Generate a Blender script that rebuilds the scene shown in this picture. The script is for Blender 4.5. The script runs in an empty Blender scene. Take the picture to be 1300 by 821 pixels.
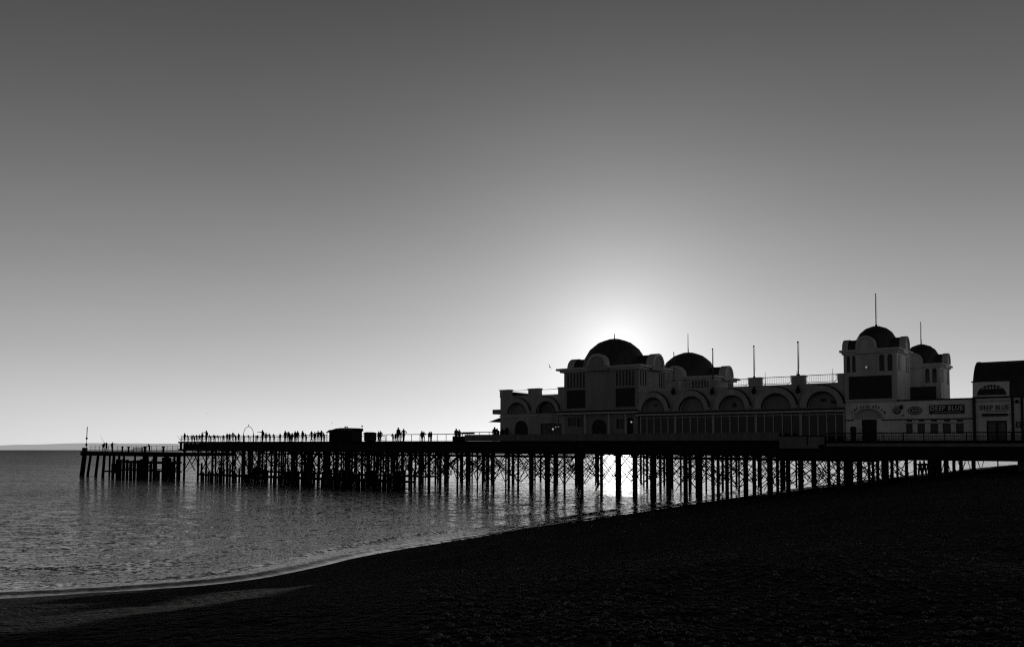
import bpy, bmesh, math, random
import numpy as np
from mathutils import Vector, Matrix, Euler
from mathutils.geometry import tessellate_polygon
random.seed(7)
rng = np.random.default_rng(7)
R = math.radians
scene = bpy.context.scene
col = scene.collection
PI = math.pi

# ------------------------------------------------------------------ camera
F = 1100.0; CX = 650.0; CY = 507.0; W0, H0 = 1300.0, 821.0
EYE = 5.6; HOR = 569.5
PITCH = math.atan((HOR - CY) / F)
cam = bpy.data.cameras.new('camera'); camo = bpy.data.objects.new('camera', cam); col.objects.link(camo)
camo.location = (0, 0, EYE); camo.rotation_euler = (PI / 2 + PITCH, 0, 0)
cam.sensor_width = 36; cam.lens = 36 * F / W0
cam.shift_y = (CY - H0 / 2) / W0
cam.clip_start = 0.1; cam.clip_end = 60000
scene.camera = camo
scene.view_settings.view_transform = 'Standard'; scene.view_settings.look = 'None'
scene.cycles.use_denoising = False; scene.cycles.sample_clamp_direct = 3; scene.cycles.sample_clamp_indirect = 3; scene.cycles.filter_width = 1.2
scene.view_settings.exposure = 0; scene.view_settings.gamma = 1

# ------------------------------------------------------------------ pier frame: x toward the shore along the front, y away, z up
TILT = 0.004
RZ = math.atan2(-1100, 1450)
ORI = Vector((0, 113.3, 0))
EUL = Euler((0, TILT, RZ))
M = Matrix.Translation(ORI) @ EUL.to_matrix().to_4x4()
MI = M.inverted()
def ray(px, py):
    dx = (px - CX) / F; dy = (CY - py) / F
    c, s = math.cos(PITCH), math.sin(PITCH)
    return Vector((dx, c - dy * s, s + dy * c))
def P(px, py, y=0.0):
    """point of the pier plane y that the measured direction meets: (x, z) in pier metres"""
    o = MI @ Vector((0, 0, EYE)); d = MI.to_3x3() @ ray(px, py)
    t = (y - o.y) / d.y
    p = o + d * t
    return p.x, p.z
def PX(px, y=0.0): return P(px, 560, y)[0]
def PZ(px, py, y=0.0): return P(px, py, y)[1]

# ------------------------------------------------------------------ materials (the photograph is black and white: neutral greys)
MAT = {}
def mat(name, v, rough=0.8, vary=0.25, scale=2.0, streak=False, bump=0.0, spec=0.3, bscale=None):
    m = bpy.data.materials.new(name); m.use_nodes = True
    nt = m.node_tree; b = nt.nodes['Principled BSDF']
    b.inputs['Roughness'].default_value = rough
    b.inputs['Specular IOR Level'].default_value = spec
    tc = nt.nodes.new('ShaderNodeTexCoord'); mp = nt.nodes.new('ShaderNodeMapping')
    mp.inputs['Scale'].default_value = (scale, scale, scale * (0.15 if streak else 1))
    nt.links.new(tc.outputs['Object'], mp.inputs['Vector'])
    nz = nt.nodes.new('ShaderNodeTexNoise'); nz.inputs['Scale'].default_value = 1; nz.inputs['Detail'].default_value = 6
    nz.inputs['Roughness'].default_value = 0.65
    nt.links.new(mp.outputs['Vector'], nz.inputs['Vector'])
    rp = nt.nodes.new('ShaderNodeValToRGB')
    a, c = v * (1 - vary), v * (1 + vary)
    rp.color_ramp.elements[0].position = 0.3; rp.color_ramp.elements[0].color = (a, a, a, 1)
    rp.color_ramp.elements[1].position = 0.7; rp.color_ramp.elements[1].color = (c, c, c, 1)
    nt.links.new(nz.outputs['Fac'], rp.inputs['Fac']); nt.links.new(rp.outputs['Color'], b.inputs['Base Color'])
    if bump:
        n2 = nt.nodes.new('ShaderNodeTexNoise'); n2.inputs['Scale'].default_value = bscale or scale * 8; n2.inputs['Detail'].default_value = 4
        nt.links.new(tc.outputs['Object'], n2.inputs['Vector'])
        bp = nt.nodes.new('ShaderNodeBump'); bp.inputs['Strength'].default_value = bump; bp.inputs['Distance'].default_value = 0.03
        nt.links.new(n2.outputs['Fac'], bp.inputs['Height']); nt.links.new(bp.outputs['Normal'], b.inputs['Normal'])
    MAT[name] = m
    return m
mat('tower_render', 0.26, 0.85, 0.24, 0.7, True, 0.15)
mat('white_render', 0.36, 0.85, 0.26, 1.2, True, 0.15)
mat('grey_render', 0.22, 0.85, 0.16, 1.2, True, 0.15)
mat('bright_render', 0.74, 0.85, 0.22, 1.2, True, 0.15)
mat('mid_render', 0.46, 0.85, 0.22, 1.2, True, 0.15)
mat('trim_paint', 0.46, 0.7, 0.10, 2.0, True)
mat('dark_board', 0.02, 0.6, 0.25, 1.0)
mat('lead_roof', 0.04, 0.6, 0.35, 1.5, True, 0.25)
mat('slate_roof', 0.035, 0.7, 0.4, 2.0, True, 0.4)
mat('window_glass', 0.006, 0.15, 0.3, 1.0, spec=0.25)
mat('dark_crescent', 0.012, 0.7, 0.2, 1.0)
mat('worn_plate', 0.3, 0.8, 0.3, 3.0)
mat('dark_iron', 0.009, 0.7, 0.5, 1.5, True, 0.3, spec=0.2)
mat('timber', 0.010, 0.9, 0.5, 1.0, True, 0.3, spec=0.1)
mat('grey_panel', 0.17, 0.8, 0.25, 1.0, True)
mat('pole_paint', 0.05, 0.6, 0.2)
mat('galvanised', 0.14, 0.5, 0.2)
mat('cloth', 0.010, 0.95, 0.4, 6.0, spec=0.05)
mat('feather', 0.16, 0.9, 0.2, 8.0)
mat('lettering_light', 0.75, 0.7, 0.1)
mat('lettering_dark', 0.03, 0.7, 0.1)
mat('concrete', 0.07, 0.9, 0.3, 0.8, True, 0.3)
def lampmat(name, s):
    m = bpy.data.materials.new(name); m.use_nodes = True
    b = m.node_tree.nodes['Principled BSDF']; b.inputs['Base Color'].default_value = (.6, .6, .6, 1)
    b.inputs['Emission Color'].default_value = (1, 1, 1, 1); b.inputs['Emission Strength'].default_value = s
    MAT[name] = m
lampmat('lamp_glimpse_glow', 0.35); lampmat('faint_lamp_glimpse_glow', 0.22)  # glow shared by real lamps and the added sky glimpses

# ------------------------------------------------------------------ mesh builder
def arch_pts(xc, zc, r, n=16, rz=None, a0=0.0, a1=PI):
    rz = rz or r
    return [(xc + r * math.cos(a0 + (a1 - a0) * i / n), zc + rz * math.sin(a0 + (a1 - a0) * i / n)) for i in range(n + 1)]
def front_face(y0): return lambda a, b, z: (a, y0 - b, z)                # a along x, b outwards
def right_face(x1, y0): return lambda a, b, z: (x1 + b, y0 + a, z)
def left_face(x0, y0): return lambda a, b, z: (x0 - b, y0 + a, z)
class MB:
    def __init__(self): self.v = []; self.f = []; self.T = None; self.smooth = False
    def add(self, vs, fs):
        n = len(self.v)
        if self.T: vs = [self.T(*p) for p in vs]
        self.v += [tuple(p) for p in vs]; self.f += [tuple(i + n for i in q) for q in fs]
        return self
    def box(self, x0, x1, y0, y1, z0, z1):
        return self.add([(x0, y0, z0), (x1, y0, z0), (x1, y1, z0), (x0, y1, z0), (x0, y0, z1), (x1, y0, z1), (x1, y1, z1), (x0, y1, z1)],
                        [(0, 3, 2, 1), (4, 5, 6, 7), (0, 1, 5, 4), (1, 2, 6, 5), (2, 3, 7, 6), (3, 0, 4, 7)])
    def panel(self, outline, holes, b0, b1):
        """plate in the a-z plane between depths b0 and b1 with holes cut through"""
        loops = [outline] + list(holes)
        tri = tessellate_polygon([[Vector((p[0], p[1], 0)) for p in l] for l in loops])
        flat = [p for l in loops for p in l]; n = len(flat)
        vs = [(p[0], b0, p[1]) for p in flat] + [(p[0], b1, p[1]) for p in flat]
        fs = [tuple(t) for t in tri] + [tuple(n + i for i in reversed(t)) for t in tri]
        k = 0
        for l in loops:
            m = len(l)
            for i in range(m):
                a, b = k + i, k + (i + 1) % m
                fs.append((a, b, n + b, n + a))
            k += m
        return self.add(vs, fs)
    def rod(self, p, q, r, n=6, r2=None, caps=True):
        p, q = Vector(p), Vector(q); d = (q - p)
        if d.length < 1e-6: return self
        d.normalize(); a = d.orthogonal().normalized(); b = d.cross(a)
        r2 = r if r2 is None else r2; vs = []; fs = []
        for i in range(n):
            t = 2 * PI * i / n; o = a * math.cos(t) + b * math.sin(t)
            vs.append(tuple(p + o * r)); vs.append(tuple(q + o * r2))
        for i in range(n):
            j = (i + 1) % n; fs.append((2 * i, 2 * j, 2 * j + 1, 2 * i + 1))
        if caps: fs += [tuple(2 * i for i in range(n))[::-1], tuple(2 * i + 1 for i in range(n))]
        return self.add(vs, fs)
    def path(self, pts, r, n=6):
        for a, b in zip(pts, pts[1:]): self.rod(a, b, r, n)
        return self
    def lathe(self, c, prof, n=24):
        """prof: (radius, z) from bottom to top round the vertical through c"""
        vs = []; fs = []
        for r, z in prof:
            for i in range(n):
                t = 2 * PI * i / n; vs.append((c[0] + r * math.cos(t), c[1] + r * math.sin(t), c[2] + z))
        for k in range(len(prof) - 1):
            for i in range(n):
                j = (i + 1) % n; fs.append((k * n + i, k * n + j, (k + 1) * n + j, (k + 1) * n + i))
        fs.append(tuple(range(n))[::-1]); fs.append(tuple((len(prof) - 1) * n + i for i in range(n)))
        return self.add(vs, fs)
    def ball(self, c, r, n=10, sz=1.0):
        return self.lathe(c, [(r * max(0.02, math.cos(a)), r * sz * math.sin(a)) for a in [(-PI / 2 + PI * i / n) for i in range(n + 1)]], 12)
    def build(self, name, m, parent=None, base=None, kind=None, label=None, smooth=False):
        """base: pier-frame point that the object's origin (or its parent's) stands on"""
        if parent is not None: base = BASE[parent.name]
        b = Vector(base or (0, 0, 0))
        me = bpy.data.meshes.new(name)
        me.from_pydata([tuple(Vector(p) - b) for p in self.v], [], self.f)
        bm = bmesh.new(); bm.from_mesh(me); bmesh.ops.recalc_face_normals(bm, faces=bm.faces); bm.to_mesh(me); bm.free()
        if smooth:
            for p in me.polygons: p.use_smooth = True
            try: me.set_sharp_from_angle(angle=R(40))
            except Exception: pass
        me.materials.append(MAT[m] if isinstance(m, str) else m)
        o = bpy.data.objects.new(name, me); col.objects.link(o)
        if parent is not None:
            o.parent = parent; BASE[o.name] = tuple(b)
        else:
            place(o, base or (0, 0, 0))
        if kind: o['kind'] = kind
        if label: o['label'] = label
        return o
BASE = {}
def place(o, base):
    o.location = M @ Vector(base); o.rotation_euler = EUL; BASE[o.name] = tuple(base)
def tag(o, label, cat, group=None):
    o['label'] = label; o['category'] = cat
    if group: o['group'] = group
    return o
def thing(name, base, label, cat, group=None):
    o = bpy.data.objects.new(name, None); o.empty_display_size = 0.5; col.objects.link(o); place(o, base)
    return tag(o, label, cat, group)

def text_mesh(body, x0, x1, z0, z1, T, depth=0.04, bold=0.0):
    """raised lettering fitted into a rectangle of a face; returns an MB"""
    cu = bpy.data.curves.new('t', 'FONT'); cu.body = body; cu.extrude = 0.02; cu.offset = bold; cu.space_character = 1.15
    cu.resolution_u = 4
    ob = bpy.data.objects.new('t', cu); col.objects.link(ob)
    dg = bpy.context.evaluated_depsgraph_get(); me = bpy.data.meshes.new_from_object(ob.evaluated_get(dg))
    co = [v.co.copy() for v in me.vertices]; fs = [tuple(p.vertices) for p in me.polygons]
    bpy.data.objects.remove(ob); bpy.data.curves.remove(cu); bpy.data.meshes.remove(me)
    ax, bx = min(c.x for c in co), max(c.x for c in co); ay, by = min(c.y for c in co), max(c.y for c in co)
    mb = MB(); mb.T = T
    mb.add([(x0 + (c.x - ax) / (bx - ax) * (x1 - x0), 0.01 + depth * (c.z + 0.02) / 0.04, z0 + (c.y - ay) / (by - ay) * (z1 - z0)) for c in co], fs)
    return mb

# ------------------------------------------------------------------ levels
DZ = PZ(650, 560.0, 0.0)          # deck level
SOF = PZ(650, 575.8, 0.0)         # underside of the edge beams
SOF2 = PZ(1180, 584.3, 0.0)
YB = 3.0                          # face of the buildings
XL, XR = PX(227), PX(1345)        # upper deck from the pier head to the promenade
XH = PX(498)                      # end of the densely piled pier head
DEPTH = 38.0  # deck width, its unseen rear widened to keep low sun off the front water

# ================================================================== PIER
pier = thing('pier', (PX(700), 0, 0), 'long dark iron pier on many slender piles, running out to sea from the beach', 'pier')
mb = MB(); mb.box(XL, XR, 0, DEPTH, DZ - 0.28, DZ); mb.build('deck', 'timber', pier)
# cross beams and longitudinal girders under the deck
mb = MB()
nb = int((XR - XL) / 5.2); BX = [XL + 1.0 + i * (XR - XL - 2) / nb for i in range(nb + 1)]
for x in BX: mb.box(x - 0.16, x + 0.16, 0.4, DEPTH - 0.4, SOF + 0.25, DZ - 0.29)
for y in (5.6, 11.5, 17.5, 23.5, DEPTH - 0.7): mb.box(XL + 0.3, XR, y - 0.15, y + 0.15, SOF + 0.1, DZ - 0.30)
mb.build('girder', 'dark_iron', pier)
# fascia along the front edge
xo = PX(262); xm = PX(987)
mb = MB(); mb.box(xo, xm, -0.05, 0.32, SOF, DZ - 0.30)
mb.box(XL, xo, -0.05, 0.3, SOF, SOF + 0.35)
for px in (229, 236, 241, 247, 253, 258.5): x = PX(px); mb.box(x - 0.18, x + 0.18, 0, 0.28, SOF + 0.33, DZ - 0.27)
mb.rod((PX(237), .14, SOF + .3), (PX(241), .14, DZ - .3), .09)
mb.build('edge_beam', 'dark_iron', pier)
mb = MB(); mb.box(xm + 0.01, XR, -0.08, 0.4, SOF2, DZ - 0.30); mb.build('edge_beam', 'dark_iron', pier)
mb = MB(); mb.box(XL - 0.1, XR, -0.14, 0.12, DZ - 0.16, DZ + 0.04); mb.build('deck_edge', 'timber', pier)
mb = MB(); mb.box(PX(1049), XR, -0.13, -0.085, PZ(1180, 566.5), PZ(1180, 562.5)); mb.build('kerb_strip', 'grey_panel', pier)
# shallow moulding on the fascia
mb = MB()
for px in range(272, 985, 22):
    x = PX(px + rng.uniform(-2, 2)); mb.box(x - 0.09, x + 0.09, -0.12, -0.052, SOF + 0.05, DZ - 0.35)
mb.box(xo, xm, -0.16, -0.053, SOF + 0.02, SOF + 0.16)
mb.build('fascia_rib', 'dark_iron', pier)
# piles
ROWS = [0.55, 6.0, 12.0, 18.0, 24.0, 30.2, 37.0]
stuff_p = MB(); npile = 0; ZB = -2.5
def pile(x, y, r, part):
    global npile
    tgt = MB() if part else stuff_p
    tgt.rod((x, y, ZB), (x, y, SOF + 0.3), r, 8)
    tgt.rod((x, y, SOF - 0.15), (x, y, SOF + 0.28), r * 1.7, 8)
    tgt.rod((x, y, 2.3), (x, y, 2.55), r * 1.35, 8)
    if part: tgt.build('pile', 'dark_iron', pier); npile += 1
def proj(x, y):
    w = M @ Vector((x, y, 3)); return CX + F * w.x / w.y
big = [(545, 4), (581, 2.6), (627, 2.4), (658, 2.6), (675, 3), (695, 7), (716.7, 3), (739, 4), (763.5, 4), (784.5, 7), (806, 6.5), (829, 8.5), (849.5, 5), (870, 6), (888, 7), (905, 4), (911.5, 4), (922.5, 5), (946, 6), (957, 5), (977, 7.5), (986.5, 4), (1000, 6),
       (1017, 5), (1033, 6), (1051, 3), (1064.5, 3), (1075.5, 10), (1091, 6), (1113.5, 4), (1123, 9), (1138.5, 3), (1150.5, 2.5), (1160, 2.2), (1181, 8), (1191, 6), (1200.5, 6), (1219, 4), (1235.5, 4.5), (1266, 1.6)]
for px, w_ in big:
    x = PX(px, .6); pile(x, 0.6, w_ * 164300 / (px + 800) / 1100 / 2, True)
def clear(px): return 1162.5 < px < 1178 or px > 1243 or 767 < px < 781 or 788 < px < 802
for i, x in enumerate(np.arange(XH, PX(1240), 4.1)):
    for k, y in enumerate(ROWS[1:]):
        xx = x + rng.uniform(-0.4, 0.4); yy = y + rng.uniform(-.2, .2)
        if clear(proj(xx, yy)) or proj(xx, yy) > 1243: continue
        pile(xx, yy, 0.13 + 0.05 * (k % 2), k <= 1)
for x in np.arange(XL + 1, XH, 4.4): pile(x, .6, .2, True)
# extra piles under the broad pier head
for x in np.arange(XL + 1.5, XH, 2.7):
    for y in (3.2, 8.8, 15, 21, 27):
        pile(x + rng.uniform(-.6, .6), y + rng.uniform(-.4, .4), 0.12 + rng.uniform(0, .07), False)
stuff_p.build('pile', 'dark_iron', pier, kind='stuff')
# bracing
stuff_b = MB()
def xbrace(a, b, z0, z1, r, tgt):
    tgt.rod((a[0], a[1], z0), (b[0], b[1], z1), r, 5, caps=False); tgt.rod((b[0], b[1], z0), (a[0], a[1], z1), r, 5, caps=False)
zlo, zhi = 1.1, SOF - 0.05
fx_ = [PX(p, .6) for p in (500, 512, 523, 534, 545, 558, 569, 581, 594, 606, 617, 627, 642, 658, 675, 695, 716.7, 739, 763.5)]
for a, b in zip(fx_, fx_[1:]):
    t = MB(); xbrace_ = ((a, .6, zlo), (b, .6, zhi)), ((b, .6, zlo), (a, .6, zhi))
    for p, q in xbrace_: t.rod(p, q, .055, 5)
    t.rod((a, .6, zhi - .35), (b, .6, zhi - .35), .05, 5)
    t.build('cross_brace', 'dark_iron', pier)
for px in (500, 512, 523, 534, 558, 569, 594, 606, 617, 642): pile(PX(px, .6), .65, .10, True)
for i in range(len(BX) - 1):
    for k in (1, 2, 3, 4, 6):
        if BX[i + 1] > PX(1243, ROWS[k]) or any(clear(proj(BX[i] + u_ * (BX[i + 1] - BX[i]), ROWS[k])) for u_ in (.05, .2, .35, .5, .65, .8, .95)) and (rng.random() < .75 or PX(1150, ROWS[k]) < BX[i] < PX(1180, ROWS[k]) or PX(1150, ROWS[k]) < BX[i + 1] < PX(1185, ROWS[k])): continue
        part = k <= 1
        t = MB() if part else stuff_b
        xbrace((BX[i], ROWS[k]), (BX[i + 1], ROWS[k]), zlo, zhi, 0.05, t)
        t.rod((BX[i], ROWS[k], zhi - .45), (BX[i + 1], ROWS[k], zhi - .45), .06, 5)
        if part: t.build('cross_brace', 'dark_iron', pier)
for x in BX:
    if x > PX(1235): continue
    for k in range(len(ROWS) - 1):
        if any(1160 < proj(x, ROWS[k] * (1 - u_) + ROWS[k + 1] * u_) < 1180 for u_ in (0, .25, .5, .75, 1)): continue
        if rng.random() < 0.8: xbrace((x, ROWS[k]), (x, ROWS[k + 1]), zlo + rng.uniform(-.3, .3), zhi, 0.045, stuff_b)
for x in np.arange(XL + 1, XH - 2, 2.5):
    for y in (0.6, 8.8, 15.0, 27.0):
        if rng.random() < .85:
            z0 = rng.choice([0.8, 1.4, 2.6]); xbrace((x, y), (x + rng.choice([2.1, 3.4]), y), z0, zhi, 0.09, stuff_b)
for _ in range(170):                   # odd ties and loose rods in the tangle
    x = rng.uniform(XH, PX(1215)); k = rng.integers(1, 6); y = ROWS[k] + rng.uniform(-1, 1); dx = rng.choice([-1, 1]) * rng.uniform(1.2, 4.0)
    if any(clear(proj(x + dx * u_, y)) for u_ in (0, .5, 1)): continue
    stuff_b.rod((x, y, rng.uniform(1.0, 2.6)), (x + dx, y + rng.uniform(-1, 1), rng.uniform(3.2, zhi)), rng.uniform(.03, .06), 5)
stuff_b.build('cross_brace', 'dark_iron', pier, kind='stuff')
# low boat walkway at the water under the pier head
mb = MB()
mb.box(XL + 3, PX(497), 2.0, 5.0, .45, 0.72); mb.box(XL + 6, PX(470), 12, 15, .9, 1.15)
for k in range(64):
    x = XL + 3 + (PX(497) - XL - 3) * (k + rng.uniform(0, .8)) / 64; h_ = 1.0 + rng.uniform(0, 1.0) ** 2 * 1.8
    mb.box(x - .13, x + .13, 1.85, 2.1, -1, h_)
for k in range(40):
    x = XL + 6 + (PX(470) - XL - 6) * k / 40; mb.box(x - .12, x + .12, 11.8, 12.1, -1, 1.2 + rng.uniform(0, .8))
mb.build('walkway', 'timber', pier)
# railings
def railing(x0, x1, y, zt, name='railing', step=1.6, rails=(0.35, 0.68), balusters=0):
    mb = MB(); L = x1 - x0; n = max(1, int(L / step))
    for i in range(n + 1): x = x0 + L * i / n; mb.rod((x, y, DZ), (x, y, DZ + zt), 0.045, 5)
    mb.rod((x0, y, DZ + zt), (x1, y, DZ + zt), 0.05, 5)
    for h in rails: mb.rod((x0, y, DZ + zt * h), (x1, y, DZ + zt * h), 0.025, 5)
    if balusters:
        m = int(L / balusters)
        for i in range(m): x = x0 + L * (i + .5) / m; mb.rod((x, y, DZ), (x, y, DZ + zt), 0.014, 4, caps=False)
    return mb.build(name, 'dark_iron', pier)
railing(PX(229), PX(308), 0.3, 1.02, step=1.9, rails=(0.2, 0.4, 0.6, 0.8))
railing(PX(308.5), PX(413), 0.3, 1.02, step=3.0)
railing(PX(479), PX(576), 0.3, 1.02, step=1.5, rails=(0.12,))
railing(PX(229), PX(413), 13.0, 1.02, step=3.0)
railing(PX(1048), XR, 0.25, 0.78, step=1.7, rails=(0.55, 0.25), balusters=0.16)
mb = MB()
for y in np.arange(0.4, 13.1, 2.1): mb.rod((XL + .1, y, DZ), (XL + .1, y, DZ + 1.02), .045, 5)
mb.rod((XL + .1, .3, DZ + 1.02), (XL + .1, 13, DZ + 1.02), .05, 5); mb.rod((XL + .1, .3, DZ + .5), (XL + .1, 13, DZ + .5), .03, 5)
mb.build('railing', 'dark_iron', pier)
# low terrace wall in front of the pavilion
zt = PZ(760, 551.2)
mb = MB(); x0, x1 = PX(589), PX(988)
mb.box(x0, x1, 0.14, 0.34, DZ + 0.05, zt); mb.box(x0, x1, 0.08, 0.40, zt, zt + 0.08)
for px in list(range(600, 985, 13)): x = PX(px); mb.box(x - .12, x + .12, 0.05, 0.13, DZ + .05, zt - .003)
mb.build('terrace_wall', 'grey_panel', pier)
mb = MB(); mb.box(PX(573.5), x0 - 0.01, 0.14, 0.5, DZ + 0.02, PZ(580, 553.4)); mb.build('ramp_wall', 'timber', pier)
mb = MB(); xa, xb = PX(594), PX(633); zr = PZ(610, 548.3)
for px in (595, 607.5, 619.5, 632): x = PX(px); mb.rod((x, .24, zt + .08), (x, .24, zr), .045, 5)
mb.rod((xa, .24, zr), (xb, .24, zr), .05, 5); mb.build('railing', 'dark_iron', pier)
# abutment where the pier meets the promenade
mb = MB(); xa = PX(1291, .5)
mb.box(xa, XR + 25, 0.5, DEPTH, 0.5, SOF2 - 0.01); mb.build('abutment', 'concrete', pier)
# big dull board hung on the deck edge
tb = thing('banner', (PX(1018), -0.2, DZ), 'large plain dull board hung on the pier edge below the arcade windows', 'banner')
mb = MB(); z0, z1 = PZ(1018, 568.8), PZ(1018, 553.2); xa, xb = PX(990.5), PX(1047.5)
mb.box(xa, xb, -0.26, -0.19, z0, z1); mb.build('board', 'grey_panel', tb)
mb = MB(); mb.box(xa - .05, xb + .05, -0.30, -0.265, z1 - .06, z1 + .05); mb.box(PX(1026) - .05, PX(1026) + .05, -.29, -.262, z0 + .3, z1 - .06)
mb.box(PX(1040), xb, -.28, -.262, z0, z0 + .38); mb.build('frame', 'timber', tb)

# ================================================================== LANDING STAGE (lower, seaward end)
LZ = PZ(160, 573.6, 0.0); LB = PZ(160, 578.8, 0)
xs0, xs1 = PX(103.5), PX(229)
stage = thing('landing_stage', (PX(160), 0, 0), 'lower landing stage on thick timber legs at the seaward end of the pier', 'landing stage')
mb = MB(); mb.box(xs0, xs1 + 1, 0, 11, LB + 0.15, LZ); mb.build('deck', 'timber', stage)
mb = MB(); mb.box(xs0 - .1, xs1, -0.12, 0.25, LB, LZ + .04)
mb.box(PX(131), PX(150), .3, .6, PZ(138, 599), PZ(138, 597)); mb.box(PX(140), PX(150), .35, .65, .3, PZ(145, 588))
mb.box(PX(149), PX(226), .75, .9, 2.6, 2.9); mb.box(PX(149), PX(226), .75, .9, .9, 1.2)
px_ = 148.0
while px_ < 222:
    w_ = rng.uniform(1.0, 2.6); top_ = PZ(165, rng.uniform(580, 588)) if px_ < 180 else rng.choice([LB + .1, 2.9, 1.3, LB + .1]); x0_, x1_ = PX(px_, .5), PX(px_ + w_, .5)
    mb.box(x0_, x1_, .45, .74, -.5 - rng.uniform(0, .3), top_ - rng.uniform(0, .25)); px_ += w_ + (rng.uniform(.9, 2.6) if px_ < 180 else rng.uniform(.8, 4.2))
mb.build('fender_wall', 'timber', stage)
for px, pb, r in ((108, 104.8, .5), (115.8, 111.8, .28), (125.3, 122.2, .3), (133.2, 131.5, .3), (145.3, 144.2, .3), (152, 151.5, .25), (187, 187, .22), (196, 196, .22), (210, 210, .2), (222, 222, .22), (228, 228, .3)):
    xa, xb = PX(px, .6), PX(pb, .6)
    mb = MB(); mb.rod((xb, .6, -1.5), (xa, .6, LB + .2), r, 9, r * .9)
    mb.build('pile', 'timber', stage)
mb = MB()
for y in (4.5, 8.5):
    for px in (140, 158, 172, 186, 199, 214, 226): x = PX(px, y); mb.rod((x, y, -1.5), (x, y, LB + .2), .2, 7)
mb.build('pile', 'timber', stage, kind='stuff')
mb = MB()
for a, b, z0, z1 in ((186, 196, .5, LB), (196, 187, .5, LB), (210, 222, .5, LB), (222, 210, .5, LB), (212, 228, .8, LB), (160, 187, 1, LB), (175, 200, .6, LB), (222, 228, .6, 3.6)):
    mb.rod((PX(a, 1), 1, z0), (PX(b, 1), 1, z1), .09, 5)
for z in (1.2, 2.4): mb.rod((PX(160, 4.5), 4.5, z), (PX(227, 4.5), 4.5, z), .11, 5)
mb.build('cross_brace', 'timber', stage)
def stage_rail(px0, px1, y):
    mb = MB(); x0, x1 = PX(px0, y), PX(px1, y); n = int((x1 - x0) / 1.9)
    for i in range(n + 1): x = x0 + (x1 - x0) * i / n; mb.rod((x, y, LZ), (x, y, LZ + 1.25), .045, 5)
    for h in (1.25, .85, .45): mb.rod((x0, y, LZ + h), (x1, y, LZ + h), .03, 5)
    mb.build('railing', 'dark_iron', stage)
stage_rail(115.5, 226, 10.6)
mb = MB()                                # stair up to the higher deck
for i in range(8):
    t = i / 7; x = xs1 - 2.4 + 2.2 * t; z = LZ + (DZ - LZ) * t; mb.box(x - .16, x + .16, 5.4, 6.6, z - .06, z)
mb.rod((xs1 - 2.5, 5.35, LZ), (xs1, 5.35, DZ), .08, 5); mb.rod((xs1 - 2.4, 5.35, LZ + 1), (xs1, 5.35, DZ + 1), .04, 5)
mb.build('stair', 'timber', stage)
# mast at the corner
def ploc(px, y): return PX(px, y)
t = thing('beacon_mast', (PX(109, .8), .8, LZ), 'slim beacon mast with round marks at the outermost corner of the landing stage', 'mast')
z = lambda py: PZ(110, py, .8)
xx = PX(110, .8)
mb = MB(); mb.rod((xx - .1, .8, LZ), (xx, .8, z(557)), .07, 7, .05); mb.rod((xx, .8, z(557)), (xx + .1, .8, z(541.5)), .085, 7); mb.build('mast', 'galvanised', t)
mb = MB(); mb.ball((xx - .02, .8, z(556.3)), .22); mb.build('ball', 'dark_iron', t)
mb = MB(); mb.lathe((xx - .06, .8, z(566)), [(.05, 0), (.2, .1), (.2, .45), (.05, .6)], 10); mb.build('lantern', 'dark_iron', t)
mb = MB(); mb.box(PX(106.3, .8), PX(109.6, .8), .5, 1.1, LZ, z(568)); mb.build('post', 'timber', t)
def bollard(px, y, h, lab, r=.17):
    x = PX(px, y); mb = MB()
    mb.lathe((x, y, LZ), [(r * 1.25, 0), (r * 1.25, .06), (r, .1), (r * .9, h * .7), (r * 1.3, h * .78), (r * 1.35, h * .92), (r * .9, h)], 12)
    tag(mb.build('bollard', 'dark_iron', base=(x, y, LZ), smooth=True), lab, 'bollard', 'mooring bollards on the landing stage')
bollard(155.6, 1.0, 1.1, 'iron bollard on the landing stage, nearest the standing anglers')
bollard(163.6, 1.0, 1.1, 'iron bollard on the landing stage beside the bench')
bollard(184.3, 1.0, 1.15, 'stout iron bollard between the bench and the seated figure', .24)
bollard(207.8, 1.0, 1.15, 'iron bollard on the landing stage nearest the stair up to the pier', .2)
t = thing('bench', (PX(172), 2.5, LZ), 'slatted bench with backrest on the landing stage', 'bench')
xa, xb = PX(167, 2.5), PX(179, 2.5)
mb = MB(); mb.box(xa, xb, 2.5, 2.95, LZ + .42, LZ + .48); mb.build('seat', 'timber', t)
mb = MB(); mb.box(xa, xb, 3.0, 3.06, LZ + .78, LZ + .95); mb.box(xa, xb, 3.0, 3.06, LZ + .6, LZ + .72); mb.build('backrest', 'timber', t)
for x in (xa + .1, xb - .1):
    mb = MB(); mb.box(x - .05, x + .05, 2.55, 2.65, LZ, LZ + .42); mb.box(x - .05, x + .05, 2.88, 2.98, LZ, LZ + 1.0); mb.build('leg', 'dark_iron', t)

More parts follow.
